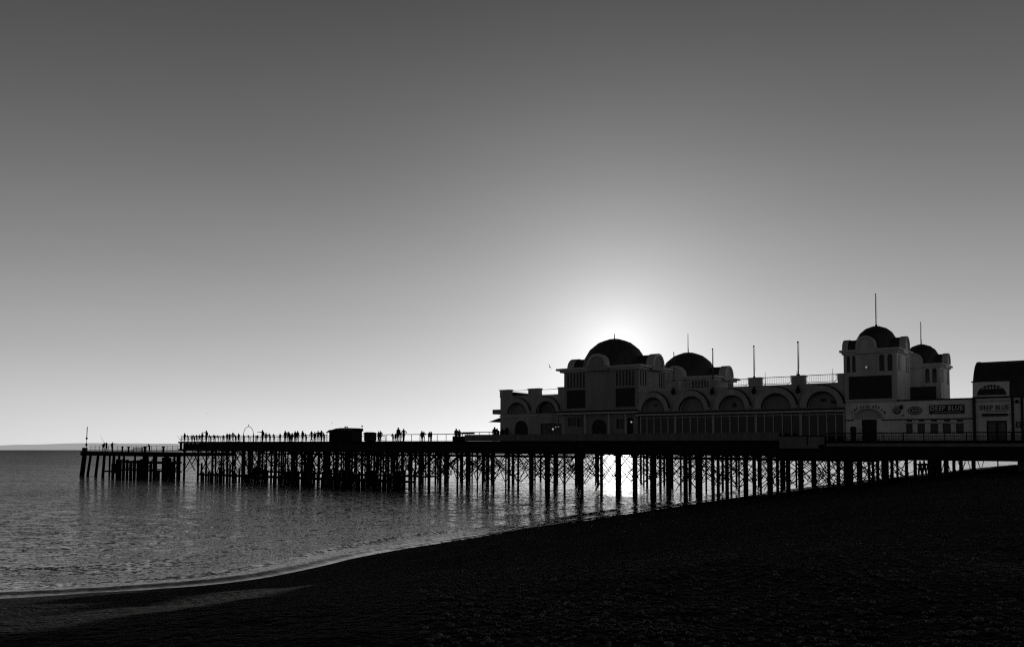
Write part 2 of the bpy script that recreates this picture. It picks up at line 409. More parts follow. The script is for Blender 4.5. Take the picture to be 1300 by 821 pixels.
# ================================================================== BUILDINGS
def tower(bld, x0, x1, y0, depth, zb, Z, nf, ns, bayw, grade):
    """square tower with a cross of barrel vaults under a dome. Z: levels. bayw: the plain middle bay of the front (a0, a1)"""
    xc, yc = (x0 + x1) / 2, y0 + depth / 2
    mb = MB(); mb.box(x0, x1, y0, y0 + depth, zb, Z['cor0']);
    w = mb.build('tower', grade, bld)
    # cornice
    mb = MB(); o = Z['over']
    mb.box(x0 - o, x1 + o, y0 - o, y0 + depth + o, (Z['cor0'] + Z['cor1']) / 2, Z['cor1'])
    mb.box(x0 - o * .55, x1 + o * .55, y0 - o * .55, y0 + depth + o * .55, Z['cor0'] + .003, (Z['cor0'] + Z['cor1']) / 2 - .003)
    c = mb.build('cornice', 'trim_paint', w)
    r = Z['r']; zc = Z['gab'] - r
    a0, a1 = bayw; ac = (a0 + a1) / 2
    # vaults
    mb = MB()
    prof = [(ac - xc * 0 - r * .93, Z['cor1'] - .05)] + arch_pts(ac, zc, r * .93)[::-1] + [(ac + r * .93, Z['cor1'] - .05)]
    mb.T = lambda a, b, z: (a, y0 - b, z); mb.panel(prof, [], 0.0, -depth); mb.T = None
    sc = y0 + (a0 + a1) / 2 - x0 if depth > 0.99 * (x1 - x0) else y0 + depth / 2
    prof = [(sc - r * .93, Z['cor1'] - .05)] + arch_pts(sc, zc, r * .93)[::-1] + [(sc + r * .93, Z['cor1'] - .05)]
    mb.T = lambda a, b, z: (x0 + b, a, z); mb.panel(prof, [], 0.0, x1 - x0)
    mb.build('vault', 'lead_roof', w)
    # dome
    Rd = Z['R']; zd = Z['dome'] - Rd * Z.get('sq', 1.0)
    mb = MB(); n = 14
    mb.lathe((xc, yc, zd), [(Rd, Z['cor1'] - zd - .05 if Z['cor1'] < zd else -.2)] + [(Rd * max(.015, math.cos(PI / 2 * i / n)), Rd * Z.get('sq', 1.0) * math.sin(PI / 2 * i / n)) for i in range(n + 1)], 40)
    d = mb.build('dome', 'lead_roof', w, smooth=True)
    mb = MB()
    for i in range(20):
        q = 2 * PI * i / 20; mb.path([(xc + (Rd + .015) * math.cos(t) * math.cos(q), yc + (Rd + .015) * math.cos(t) * math.sin(q), zd + (Rd + .015) * Z.get('sq', 1.0) * math.sin(t)) for t in [R(a) for a in (0, 20, 40, 60, 80, 88)]], .035, 4)
    mb.build('seam', 'lead_roof', d)
    mb = MB(); mb.lathe((xc, yc, Z['dome'] - .06), [(.16, 0), (.12, .1), (.06, .22), (.05, .75)], 8); mb.build('finial', 'lead_roof', d)
    # faces
    for face in ('front', 'right', 'left'):
        if face == 'front': T = front_face(y0); A0, A1 = x0, x1; B0, B1 = a0, a1; n = nf
        else:
            T = right_face(x1, y0) if face == 'right' else left_face(x0, y0)
            A0, A1 = 0.0, depth; wd = (a1 - a0) * min(1, depth / (x1 - x0)); B0, B1 = sc - y0 - wd / 2, sc - y0 + wd / 2; n = ns
        bc = (B0 + B1) / 2; grd = 'bright_render' if face == 'right' and grade == 'mid_render' else grade  # right side of small towers painted paler, standing for stronger light there
        # plain middle bay with its round gable
        mb = MB(); mb.T = T
        zz = Z['cor1'] + .01
        out = [(B0, zb), (B1, zb), (B1, Z['cor0'] - .01)]
        mb.panel([(B0, zb + .02), (B1, zb + .02), (B1, Z['cor0'] - .01), (B0, Z['cor0'] - .01)], [], 0.003, 0.14)
        rr = r * .98
        mb.panel([(bc - rr, Z['cor0'] + .0)] + arch_pts(bc, zc, rr)[::-1] + [(bc + rr, Z['cor0'] + .0)], [], 0.003, o + .04)
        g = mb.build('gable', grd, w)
        mb = MB(); mb.T = T
        ring = [(bc - r, Z['cor1'])] + arch_pts(bc, zc, r)[::-1] + [(bc + r, Z['cor1']), (bc + r * .78, Z['cor1'])] + arch_pts(bc, zc, r * .78) + [(bc - r * .78, Z['cor1'])]
        mb.panel(ring, [], .003, o + .2); mb.build('gable_moulding', 'trim_paint', g)
        for (s0, s1) in ((A0, B0), (B1, A1)):
            m = (s1 - s0)
            if m < .4: continue
            e = m * .10
            fr = MB(); fr.T = T
            holes = []
            q0, q1 = s0 + e, s1 - e; pw = (q1 - q0) / n
            for i in range(n):
                c0 = q0 + pw * (i + .5); hw = pw * .31
                holes.append([(c0 - hw, Z['sl0']), (c0 + hw, Z['sl0'])] + arch_pts(c0, Z['sl1'] - hw, hw, 6))
            holes.append([(s0 + e, Z['pa0']), (s1 - e, Z['pa0']), (s1 - e, Z['pa1']), (s0 + e, Z['pa1'])]) if Z.get('sidepanel') or face == 'front' and not Z.get('wide') else None
            fr.panel([(s0 + .01, zb + .03), (s1 - .01, zb + .03), (s1 - .01, Z['cor0'] - .02), (s0 + .01, Z['cor0'] - .02)], holes, 0.003, 0.11)
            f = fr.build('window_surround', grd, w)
            for i in range(n):
                c0 = q0 + pw * (i + .5); hw = pw * .31
                gl = MB(); gl.T = T; gl.panel([(c0 - hw + .002, Z['sl0']), (c0 + hw - .002, Z['sl0'])] + arch_pts(c0, Z['sl1'] - hw, hw - .002, 6), [], 0.004, 0.02)
                gl.build('window', 'window_glass', w)
            if len(holes) > n:
                pn = MB(); pn.T = T; pn.panel([(s0 + e + .002, Z['pa0'] + .002), (s1 - e - .002, Z['pa0'] + .002), (s1 - e - .002, Z['pa1'] - .002), (s0 + e + .002, Z['pa1'] - .002)], [], .004, .03); pn.build('blank_panel', 'dark_board', w)
        if Z.get('wide') and face == 'front':
            pn = MB(); pn.T = T; wv = A1 - A0
            pn.panel([(A0 + .09 * wv, Z['pa0']), (A1 - .09 * wv, Z['pa0']), (A1 - .09 * wv, Z['pa1']), (A0 + .09 * wv, Z['pa1'])], [], .145, .19)
            pn.build('blank_panel', 'dark_board', w)
            pn = MB(); pn.T = T
            pn.panel([(A0, Z['pa0'] - .32), (A1, Z['pa0'] - .32), (A1, Z['pa0'] - .08), (A0, Z['pa0'] - .08)], [], .146, .24); pn.build('string_course', 'trim_paint', w)
    return w, xc, yc

# ---- pavilion
pav = thing('pavilion', (PX(860, YB), YB, DZ), 'long white pier pavilion with blind arches and large domes, sun behind it', 'building')
Yf = YB
xw0, xw1 = PX(635, Yf), PX(717, Yf); xt1 = PX(810, Yf); xa1 = PX(1073.5, Yf)
zg = PZ(900, 524.2, Yf); zcn = PZ(900, 522.0, Yf)          # top of the glazed storey
zpar = PZ(960, 490.9, Yf); zblk = PZ(960, 480.6, Yf)
# body of the halls
mb = MB(); mb.box(xw0, xw1, Yf + .36, Yf + 24, DZ, PZ(697, 502.2, Yf) - .1); mb.box(xw1 + .003, xt1, Yf + .36, Yf + 24, DZ, zg + 1.0); mb.box(xt1 + .003, xa1, Yf + .36, Yf + 24, DZ, zpar - .25); mb.build('hall', 'grey_render', pav)
# arcade wall
arcs = [(816.5, 844), (863.8, 894.2), (914.7, 946.4), (968.3, 1004.4), (1026.3, 1064)]
blocks = [(851.5, 862.5), (900.5, 913.5), (951.5, 967), (1006, 1023), (1065, 1073.4)]
zsp = PZ(930, 519.5, Yf)
def arcade(x0, x1, arcs, blocks, zpar, zblk, zsp, tops):
    T = front_face(Yf)
    mb = MB(); mb.T = T; holes = []; info = []
    for (p0, p1), pt in zip(arcs, tops):
        a0, a1 = PX(p0, Yf), PX(p1, Yf); c = (a0 + a1) / 2; r = (a1 - a0) / 2; rz = PZ((p0 + p1) / 2, pt, Yf) - zsp
        holes.append([(a0, zsp - .12), (a1, zsp - .12)] + arch_pts(c, zsp, r, 20, rz)); info.append((c, r, rz))
    mb.panel([(x0, zcn + .02), (x1, zcn + .02), (x1, zpar), (x0, zpar)], holes, -.35, 0); mb.build('wall', 'white_render', pav)
    mb = MB(); mb.T = T; mb.panel([(x0, zpar), (x1, zpar), (x1, zpar + .12), (x0, zpar + .12)], [], -.4, .06); mb.build('coping', 'trim_paint', pav)
    for c, r, rz in info:
        mb = MB(); mb.T = T; k = 1.55; kz = (zpar - .06 - zsp) / rz
        mb.panel(arch_pts(c, zsp, r * k, 22, rz * min(k, kz)) + arch_pts(c, zsp, r * 1.0, 22, rz)[::-1], [], .003, .28); mb.build('archivolt', 'white_render', pav)
    for c, r, rz in info:  # thin dark crescents, set off-centre on the inner and outer arch edges
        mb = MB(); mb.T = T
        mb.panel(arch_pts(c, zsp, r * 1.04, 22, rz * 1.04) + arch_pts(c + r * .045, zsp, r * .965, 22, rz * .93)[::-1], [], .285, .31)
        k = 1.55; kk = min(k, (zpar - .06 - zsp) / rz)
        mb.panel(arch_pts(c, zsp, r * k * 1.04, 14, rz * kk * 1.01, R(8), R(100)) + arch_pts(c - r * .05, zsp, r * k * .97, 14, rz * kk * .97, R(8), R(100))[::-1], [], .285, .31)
        mb.build('arch_crescent', 'dark_crescent', pav)
    for (p0, p1) in blocks:
        b0, b1 = PX(p0, Yf), PX(p1, Yf)
        mb = MB(); mb.T = T
        mb.panel([(b0, zpar - .003), (b1, zpar - .003), (b1, zblk), (b0, zblk)], [], -.55, .12); mb.build('parapet_block', 'white_render', pav)
        mb = MB(); mb.T = T
        mb.panel([(b0 - .08, zblk + .002), (b1 + .08, zblk + .002), (b1 + .08, zblk + .14), (b0 - .08, zblk + .14)], [], -.63, .2); mb.build('coping', 'trim_paint', pav)
    return info
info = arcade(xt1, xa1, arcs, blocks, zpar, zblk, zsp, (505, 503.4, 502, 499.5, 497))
zpl = PZ(697, 502.2, Yf); zbl = PZ(678, 494.2, Yf)
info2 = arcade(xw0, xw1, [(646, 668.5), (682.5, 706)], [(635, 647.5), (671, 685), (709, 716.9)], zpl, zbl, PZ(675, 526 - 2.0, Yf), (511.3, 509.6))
# canopy line over the ground storey
mb = MB(); mb.box(xt1, xa1, Yf - .75, Yf + .3, zcn - .16, zcn + .015); mb.build('cornice', 'dark_iron', pav)
mb = MB(); mb.box(xt1, xa1, Yf - .7, Yf - .02, zg - .16, zcn - .163); mb.build('fascia', 'trim_paint', pav)
zc2 = PZ(740, 523.3, Yf)
mb = MB(); mb.box(xw1 - .8, xt1 + .2, Yf - .9, Yf - .19, zc2 - .02, zc2 + .17); mb.build('cornice', 'dark_iron', pav)
mb = MB(); mb.box(xw1 - .8, xt1 + .2, Yf - .85, Yf - .19, zc2 - .25, zc2 - .023); mb.build('fascia', 'trim_paint', pav)
mb = MB(); mb.box(xw0 - .08, PX(682, Yf), Yf - .08, Yf - .003, PZ(655, 528.6, Yf), PZ(655, 527.0, Yf)); mb.build('string_course', 'trim_paint', pav)
# lanterns on the blocks, plates in the arches
for px, py in ((856.8, 497), (906.2, 497), (959.2, 496), (1015.3, 495)):
    x = PX(px, Yf); z = PZ(px, py, Yf)
    mb = MB(); mb.box(x - .06, x + .06, Yf - .3, Yf - .122, z + .25, z + .5); mb.lathe((x, Yf - .36, z - .4), [(.06, 0), (.24, .18), (.26, .5), (.1, .62), (.03, .85)], 8); mb.build('lantern', 'dark_iron', pav)
for px, py, s in ((832.5, 514.3, .16), (933, 512, .16), (933, 515, .2), (1046.3, 507.4, .28), (1059, 509.8, .26)):
    x = PX(px, Yf + .3); z = PZ(px, py, Yf + .3); mb = MB(); mb.box(x - s, x + s, Yf + .22, Yf + .355, z - s * .6, z + s * .6); mb.build('vent', 'dark_board', pav)
# glazed storey under the arcade
bays = [813, 857.5, 905.8, 960, 1017, 1073]
for i in range(5):
    a0, a1 = PX(bays[i], Yf), PX(bays[i + 1], Yf)
    mb = MB(); mb.box(a0 + .1, a1 - .1, Yf + .05, Yf + .3, DZ + .05, zg - .165); pane = mb.build('window', 'window_glass', pav)
    fr = MB(); n = 5 if i else 5
    for k in range(n + 1):
        x = a0 + (a1 - a0) * k / n; w = .13 if k in (0, n) else .045
        fr.box(max(a0 + .01, x - w), min(a1 - .01, x + w), Yf - .06, Yf + .048, DZ + .05, zg - .168)
    fr.box(a0 + .14, a1 - .14, Yf - .03, Yf + .046, zg - .45, zg - .38); fr.build('mullion_frame', 'trim_paint', pane)
# left wing ground storey
zlow = PZ(660, 527.2, Yf)
mb = MB(); mb.T = front_face(Yf); c = PX(661.5, Yf); r = (PX(670.2, Yf) - PX(653, Yf)) / 2; zt_ = PZ(661.5, 533.8, Yf)
dh = [(c - r, DZ + .1), (c + r, DZ + .1)] + arch_pts(c, zt_ - r, r, 14)
wh = [(PX(686, Yf), DZ + .1), (PX(713, Yf), DZ + .1), (PX(713, Yf), PZ(700, 537.5, Yf)), (PX(686, Yf), PZ(700, 537.5, Yf))]
mb.panel([(xw0, DZ), (xw1 - .01, DZ), (xw1 - .01, zcn), (xw0, zcn)], [dh, wh], -.33, 0); mb.build('wall', 'white_render', pav)
mb = MB(); mb.T = front_face(Yf + .2); mb.panel(dh, [], -.1, .0); mb.build('door', 'dark_board', pav)
mb = MB(); mb.T = front_face(Yf + .2); mb.panel(wh, [], -.1, .0); wn = mb.build('window', 'window_glass', pav)
mb = MB()
for k in range(6): x = wh[0][0] + (wh[1][0] - wh[0][0]) * k / 5; mb.box(x - .05, x + .05, Yf + .1, Yf + .195, DZ + .1, wh[2][1])
mb.build('mullion_frame', 'grey_panel', wn)
# fanlight window of the second wing arch, little balustrade below
c, r, rz = info2[1]; zs2 = PZ(675, 524.0, Yf)
mb = MB(); mb.T = front_face(Yf + .3); mb.panel([(c - r, zs2)] + arch_pts(c, zs2, r, 18, rz)[::-1] + [(c + r, zs2)], [], -.05, .1); fl = mb.build('window', 'window_glass', pav)
mb = MB(); mb.T = front_face(Yf + .16)
mb.panel(arch_pts(c, zs2, r * .72, 18, rz * .72) + arch_pts(c, zs2, r * .62, 18, rz * .62)[::-1], [], 0, .06)
for a in (30, 60, 90, 120, 150): q = R(a); mb.add([(c + r * .1 * math.cos(q), .05, zs2 + rz * .1 * math.sin(q)), (c + r * math.cos(q) - .05, .05, zs2 + rz * math.sin(q)), (c + r * math.cos(q) + .05, .05, zs2 + rz * math.sin(q))], [(0, 1, 2)])
mb.build('glazing_bar', 'grey_panel', fl)
mb = MB(); xq0, xq1 = PX(687, Yf), PX(709, Yf); zq = PZ(697, 529, Yf); zq0 = PZ(697, 535.5, Yf)
n = 26
for k in range(n + 1): x = xq0 + (xq1 - xq0) * k / n; mb.rod((x, Yf - .25, zq0), (x, Yf - .25, zq), .035, 4)
mb.box(xq0, xq1, Yf - .3, Yf - .2, zq, zq + .09); mb.box(xq0, xq1, Yf - .3, Yf - .0, zq0 - .1, zq0); mb.build('balustrade', 'trim_paint', pav)
# roof slab and rails over the wing
mb = MB(); mb.T = front_face(Yf + .6); mb.panel([(PX(647.5, Yf + .6), zpl), (PX(671, Yf + .6), zpl), (PX(671, Yf + .6), PZ(671, 500.5, Yf + .6)), (PX(648, Yf + .6), PZ(648, 497.3, Yf + .6))], [], -6, 0); mb.build('roof', 'lead_roof', pav)
mb = MB()
for (p0, q0, p1, q1) in ((649, 496.3, 671, 494.9), (686, 494.7, 709, 493.4), (686, 500.9, 709, 500.2), (649, 497.5, 671, 499.5)):
    mb.rod((PX(p0, Yf + .4), Yf + .4, PZ(p0, q0, Yf + .4)), (PX(p1, Yf + .4), Yf + .4, PZ(p1, q1, Yf + .4)), .03, 5)
mb.build('roof_rail', 'dark_iron', pav)
# balcony box and awning on the seaward end wall
mb = MB(); xe = xw0 - .003
mb.box(PX(629.6, 5), xe, 4.2, 8, PZ(632, 525.8, 5), PZ(632, 520, 5)); mb.build('balcony', 'grey_render', pav)
mb = MB(); z0, z1, xo_ = PZ(630, 535.6, 5), PZ(633, 528.5, 5), PX(625.3, 5)
mb.add([(xe, 4, z1), (xo_, 4, z0), (xe, 4, z0 - .05), (xe, 9, z1), (xo_, 9, z0), (xe, 9, z0 - .05)], [(0, 1, 4, 3), (1, 2, 5, 4), (0, 2, 1), (3, 4, 5), (0, 3, 5, 2)]); mb.build('awning', 'dark_board', pav)
# big towers, the second on the far side of the pier
zb = PZ(763, 521.8, Yf)
ZL = dict(cor0=PZ(763, 470.8, Yf), cor1=PZ(763, 465.6, Yf), over=.85, r=(PX(774.2, Yf) - PX(748.6, Yf)) / 2, gab=PZ(761, 448.4, Yf - .9),
          sl0=PZ(733, 492.3, Yf), sl1=PZ(733, 474, Yf), pa0=PZ(733, 518.2, Yf), pa1=PZ(733, 495, Yf), R=3.85, dome=0, sidepanel=False)
dep = 7.2
xq, yq = (xw1 + xt1) / 2, Yf + dep / 2
ZL['dome'] = PZ(779.5, 430.6, yq); ZL['R'] = 4.15; ZL['sq'] = .98
# ground storey under the tower
mb = MB(); mb.box(xw1, xt1, Yf - .18, Yf + .355, zc2 + .172, zb); mb.build('plinth', 'white_render', pav)
bay = (PX(747, Yf), PX(779, Yf))
tower(pav, xw1, xt1, Yf, dep, zb + .003, ZL, 6, 3, bay, 'tower_render')
tower(pav, xw1 + .6, xt1 + .6, Yf + 20.3, dep, zb - 1.5, ZL, 6, 3, (bay[0] + .6, bay[1] + .6), 'white_render')
mb = MB(); mb.T = front_face(Yf)
c = PX(760.5, Yf); r = (PX(771, Yf) - PX(752, Yf)) / 2; dh = [(c - r, DZ + .1), (c + r, DZ + .1)] + arch_pts(c, PZ(760, 542, Yf), r, 12, PZ(760, 532, Yf) - PZ(760, 542, Yf))
def rect(p0, p1, q0, q1, y): return [(PX(p0, y), PZ((p0 + p1) / 2, q1, y)), (PX(p1, y), PZ((p0 + p1) / 2, q1, y)), (PX(p1, y), PZ((p0 + p1) / 2, q0, y)), (PX(p0, y), PZ((p0 + p1) / 2, q0, y))]
w1 = rect(782.5, 793, 531.5, 544, Yf); w2 = rect(795, 804, 530, 550, Yf); w3 = rect(721, 731.5, 530, 541, Yf); w4 = rect(732.5, 740, 530, 541, Yf)
mb.panel([(xw1, DZ), (xt1, DZ), (xt1, zc2 - .02), (xw1, zc2 - .02)], [dh, w1, w2, w3, w4], -.33, -.02); mb.build('wall', 'grey_render', pav)
for h, nm, m_ in ((dh, 'door', 'dark_board'), (w1, 'window', 'window_glass'), (w2, 'door', 'dark_board'), (w3, 'window', 'window_glass'), (w4, 'window', 'window_glass')):
    mb = MB(); mb.T = front_face(Yf + .22); mb.panel(h, [], -.1, 0); mb.build(nm, m_, pav)
for px in (743.5, 773.5, 795):
    x = PX(px, Yf - .1); mb = MB(); mb.box(x - .1, x + .1, Yf - .3, Yf - .003, DZ, zc2 - .26); mb.build('pilaster', 'trim_paint', pav)
for px, py, s, m_ in ((702, 544.3, .13, 'lamp_glimpse_glow'), (705.5, 541.8, .08, 'faint_lamp_glimpse_glow'), (709, 541.5, .07, 'faint_lamp_glimpse_glow'), (801.5, 535.3, .11, 'lamp_glimpse_glow')):  # first three are added glows for sky seen through glazing, last is a lamp
    yl = Yf - .4; x, z = P(px, py, yl); t = thing('lamp', (x, yl, z), 'x', 'lamp', 'small lit lamp and added sky-glimpse globes under the pavilion canopy')  # only the last is a lamp, the others are added sky glimpses
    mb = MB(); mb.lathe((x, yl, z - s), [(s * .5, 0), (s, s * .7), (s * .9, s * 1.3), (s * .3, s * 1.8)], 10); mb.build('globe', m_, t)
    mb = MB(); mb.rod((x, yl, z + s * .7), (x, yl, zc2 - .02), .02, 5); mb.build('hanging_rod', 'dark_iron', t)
    t['label'] = {702: 'brightest globe added for sky glimpsed through the dark window of the left wing', 705.5: 'small dim globe added for a sky glimpse, just shoreward of the brightest one', 709: 'faint globe added for a sky glimpse, third in line by the wing window', 801.5: 'lit lamp hanging beside the door under the big dome tower'}[px]

# ---- entrance building with its pair of small towers
ent = thing('entrance_building', (PX(1150, YB), YB, DZ), 'flat roofed white entrance block carrying a pair of small domed towers', 'building')
xe0, xe1 = PX(1074, Yf), PX(1236, Yf)
ztop = PZ(1150, 508.8, Yf); zfa = PZ(1150, 531.3, Yf)
Tf = front_face(Yf)
c = PX(1102.3, Yf); r = (PX(1120.5, Yf) - PX(1084.8, Yf)) / 2
za = PZ(1102, 532.2, Yf); zat = PZ(1102, 519.3, Yf)
dr = [(PX(1094, Yf), DZ), (PX(1113.5, Yf), DZ), (PX(1113.5, Yf), za - .02), (PX(1094, Yf), za - .02)]
wins = [rect(a, b, 537.5, 550, Yf) for a, b in ((1150.5, 1159), (1165, 1174.5), (1181.5, 1191.5), (1197, 1207.5), (1214, 1224))]
tops = [rect(a, b, 532.2, 535.2, Yf) for a, b in ((1151.5, 1158.5), (1166.5, 1174), (1182.5, 1190.5), (1199, 1207), (1215, 1223.5))]
mb = MB(); mb.T = Tf
arch = [(c - r, za + .03)] + [(c + r, za + .03)] + arch_pts(c, za + .03, r, 18, zat - za)[1:-1]
mb.panel([(xe0, DZ), (xe1, DZ), (xe1, ztop), (xe0, ztop)], [dr, arch] + wins + tops, -.35, 0); mb.build('wall', 'bright_render', ent)
mb = MB(); mb.box(xe0, xe1, Yf + .37, Yf + 24, DZ, ztop - .05); mb.build('hall', 'mid_render', ent)
mb = MB(); mb.T = Tf; mb.panel([(xe0, ztop), (xe1, ztop), (xe1, ztop + .13), (xe0, ztop + .13)], [], -.4, .15); mb.build('coping', 'dark_board', ent)
mb = MB(); mb.T = Tf; zz = PZ(1180, 531.2, Yf)
mb.panel([(PX(1120.6, Yf), zz - .1), (xe1, zz - .1), (xe1, zz), (PX(1120.6, Yf), zz)], [], .003, .16); mb.panel([(xe0, zz - .1), (c - r, zz - .1), (c - r, zz), (xe0, zz)], [], .003, .16); mb.build('string_course', 'dark_board', ent)
mb = MB(); mb.T = Tf; mb.panel(arch_pts(c, za + .03, r * 1.12, 18, (zat - za) * 1.12) + arch_pts(c, za + .03, r, 18, zat - za)[::-1], [], .003, .12); mb.build('archivolt', 'trim_paint', ent)
mb = MB(); mb.T = front_face(Yf + .25); mb.panel(dr, [], -.08, 0); mb.build('door', 'dark_board', ent)
for h in wins + tops:
    mb = MB(); mb.T = front_face(Yf + .2); mb.panel(h, [], -.1, 0); w = mb.build('window', 'window_glass', ent)
    if h in wins:
        a0, a1, z1 = h[0][0], h[1][0], h[2][1]
        mb = MB(); mb.T = Tf; mb.panel([(a0 - .12, z1 + .02), (a1 + .12, z1 + .02), (a1 + .12, z1 + .13), (a0 - .12, z1 + .13)], [], .003, .14); mb.build('window_head', 'trim_paint', w)
        mb = MB(); mb.T = front_face(Yf + .18); mb.panel([((a0 + a1) / 2 - .03, h[0][1]), ((a0 + a1) / 2 + .03, h[0][1]), ((a0 + a1) / 2 + .03, z1), ((a0 + a1) / 2 - .03, z1)], [], 0, .05); mb.build('glazing_bar', 'grey_panel', w)
# worn, unreadable lettering round the entrance arch
mb = MB(); mb.T = Tf
for i, a in enumerate((150, 138, 127, 112, 103, 93, 84, 74, 64, 54, 40, 28)):
    q = R(a); rr, rz = r * 1.30, (zat - za) * 1.42
    x, z = c + rr * math.cos(q), za + rz * math.sin(q); z = min(z, ztop - .5)
    s = .10 + .04 * (i % 3)
    mb.panel([(x - s * .3, z - .14), (x + s * .3, z - .14), (x + s * .45, z + .14), (x - s * .1, z + .14)], [], .003, .02)
    if i % 2: mb.panel([(x + s * .6, z - .14), (x + s * .9, z - .14), (x + s * 1.0, z + .1), (x + s * .7, z + .1)], [], .003, .02)
mb.build('worn_lettering', 'lettering_dark', ent)
xs_0, xs_1 = PX(1074, Yf), PX(1140, Yf); wS = xs_1 - xs_0
zb2 = ztop + .132
g0, g1 = PX(1090.4, Yf), PX(1115.2, Yf)
ZS = dict(cor0=PZ(1107, 448.5, Yf), cor1=PZ(1107, 442.8, Yf), over=.42, r=(g1 - g0) / 2, gab=PZ(1102.5, 426.0, Yf - .4), sl0=PZ(1085, 472.5, Yf), sl1=PZ(1085, 451.5, Yf),
          pa0=PZ(1107, 506, Yf), pa1=PZ(1107, 477, Yf), wide=True, R=2.05, sq=1.0)
ZS['dome'] = PZ(1112.3, 414.4, Yf + wS / 2)
b0, b1 = PX(1091.5, Yf), PX(1114, Yf)
tower(ent, xs_0, xs_1, Yf, wS, zb2, ZS, 2, 2, (b0, b1), 'mid_render')
tower(ent, xs_0 + .15, xs_1 + .15, Yf + 20.2, wS, zb2 - .6, ZS, 2, 2, (b0 + .15, b1 + .15), 'mid_render')
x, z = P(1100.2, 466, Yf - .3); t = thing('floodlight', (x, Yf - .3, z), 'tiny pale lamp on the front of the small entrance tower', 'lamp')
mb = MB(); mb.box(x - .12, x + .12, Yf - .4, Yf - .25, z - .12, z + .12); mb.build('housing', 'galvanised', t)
mb = MB(); mb.box(x - .09, x + .09, Yf - .42, Yf - .402, z - .09, z + .09); mb.build('lens', 'faint_lamp_glimpse_glow', t)
mb = MB(); mb.rod((x, Yf - .25, z), (x, Yf - .15, z), .03, 5); mb.build('bracket', 'dark_iron', t)

# ---- vaulted cafe
caf = thing('vaulted_building', (PX(1262, YB), YB, DZ), 'white cafe front with a rounded slate roof at the shore end of the pier', 'building')
xc0, xc1 = PX(1236.5, Yf), PX(1345, Yf); xp1 = PX(1283, Yf)
zco = PZ(1262, 505.0, Yf); zpt = PZ(1260, 484.2, Yf); zrg = PZ(1250, 460.3, Yf + 3.6)
mb = MB(); mb.box(xc0, xc1, Yf + .36, Yf + 20, DZ, zco); mb.build('hall', 'grey_render', caf)
n = 14; prof = [(Yf + .05 + 3.6 * (1 - math.cos(PI / 2 * i / n)), zco + .05 + (zrg - zco) * math.sin(PI / 2 * i / n)) for i in range(n + 1)] + [(Yf + 20, zrg), (Yf + 20, zco + .05)]
mb = MB(); mb.T = lambda a, b, z: (xc0 + .15 + b, a, z); mb.panel(prof, [], 0, xc1 - xc0); mb.build('roof', 'slate_roof', caf)
mb = MB(); mb.T = lambda a, b, z: (xc0 + .1 + b, a, z); mb.panel([(p[0] - .04, p[1] + .05) for p in prof[:n + 2]] + [(p[0] + .1, p[1] - .12) for p in prof[:n + 2]][::-1], [], -.12, .1); mb.build('roof_verge', 'lead_roof', caf)
mb = MB(); mb.T = Tf
c = PX(1260.3, Yf); r = (PX(1279, Yf) - PX(1241.5, Yf)) / 2; z0 = PZ(1260, 501.3, Yf); rz = PZ(1260, 488, Yf) - z0
lun = [(c - r, z0), (c + r, z0)] + arch_pts(c, z0 + .003, r, 20, rz)[1:-1]
mb.panel([(xc0, zco + .16), (xp1, zco + .16), (xp1, zpt), (xc0, zpt)], [lun], -.3, 0); mb.build('parapet', 'bright_render', caf)
mb = MB(); mb.T = Tf; mb.panel([(xc0 - .1, zpt + .002), (xp1 + .1, zpt + .002), (xp1 + .1, zpt + .1), (xc0 - .1, zpt + .1)], [], -.4, .1); mb.build('coping', 'dark_board', caf)
mb = MB(); mb.T = front_face(Yf + .25); mb.panel(lun, [], -.04, 0); w = mb.build('lunette_window', 'window_glass', caf)
mb = MB(); mb.T = front_face(Yf + .2)
for k in (-.6, -.33, -.1, .1, .33, .6):
    x = c + r * k; hh = rz * math.sqrt(1 - k * k); mb.panel([(x - .035, z0), (x + .035, z0), (x + .035, z0 + hh), (x - .035, z0 + hh)], [], 0, .06)
for k in (.36, .68):
    hw = r * math.sqrt(1 - k * k); mb.panel([(c - hw, z0 + rz * k - .02), (c + hw, z0 + rz * k - .02), (c + hw, z0 + rz * k + .02), (c - hw, z0 + rz * k + .02)], [], .062, .08)
mb.build('glazing_bar', 'bright_render', w)
mb = MB(); mb.T = Tf; mb.panel([(xc0, zco + .005), (xc1, zco + .005), (xc1, zco + .15), (xc0, zco + .15)], [], -.2, .3); mb.build('cornice', 'dark_board', caf)
zl = PZ(1262, 508.5, Yf); mb = MB(); mb.T = Tf; mb.panel([(PX(1241, Yf), zl - .07), (PX(1282, Yf), zl - .07), (PX(1282, Yf), zl + .07), (PX(1241, Yf), zl + .07)], [], .003, .15); mb.build('string_course', 'trim_paint', caf)
dd = rect(1253, 1279, 533.8, 551, Yf); dd[0] = (dd[0][0], DZ); dd[1] = (dd[1][0], DZ)
mb = MB(); mb.T = Tf; mb.panel([(xc0, DZ), (xc1, DZ), (xc1, zco), (xc0, zco)], [dd], -.35, 0); mb.build('wall', 'bright_render', caf)
mb = MB(); mb.T = front_face(Yf + .2)
a0, a1, z1 = dd[0][0], dd[1][0], dd[2][1]; mid = (a0 + a1) / 2
for l0, l1 in ((a0 + .1, mid - .08), (mid + .08, a1 - .1)):
    mb = MB(); mb.T = front_face(Yf + .2); mb.panel([(l0, DZ), (l1, DZ), (l1, z1 - .12), (l0, z1 - .12)], [], -.05, 0); mb.build('door', 'grey_panel', caf)
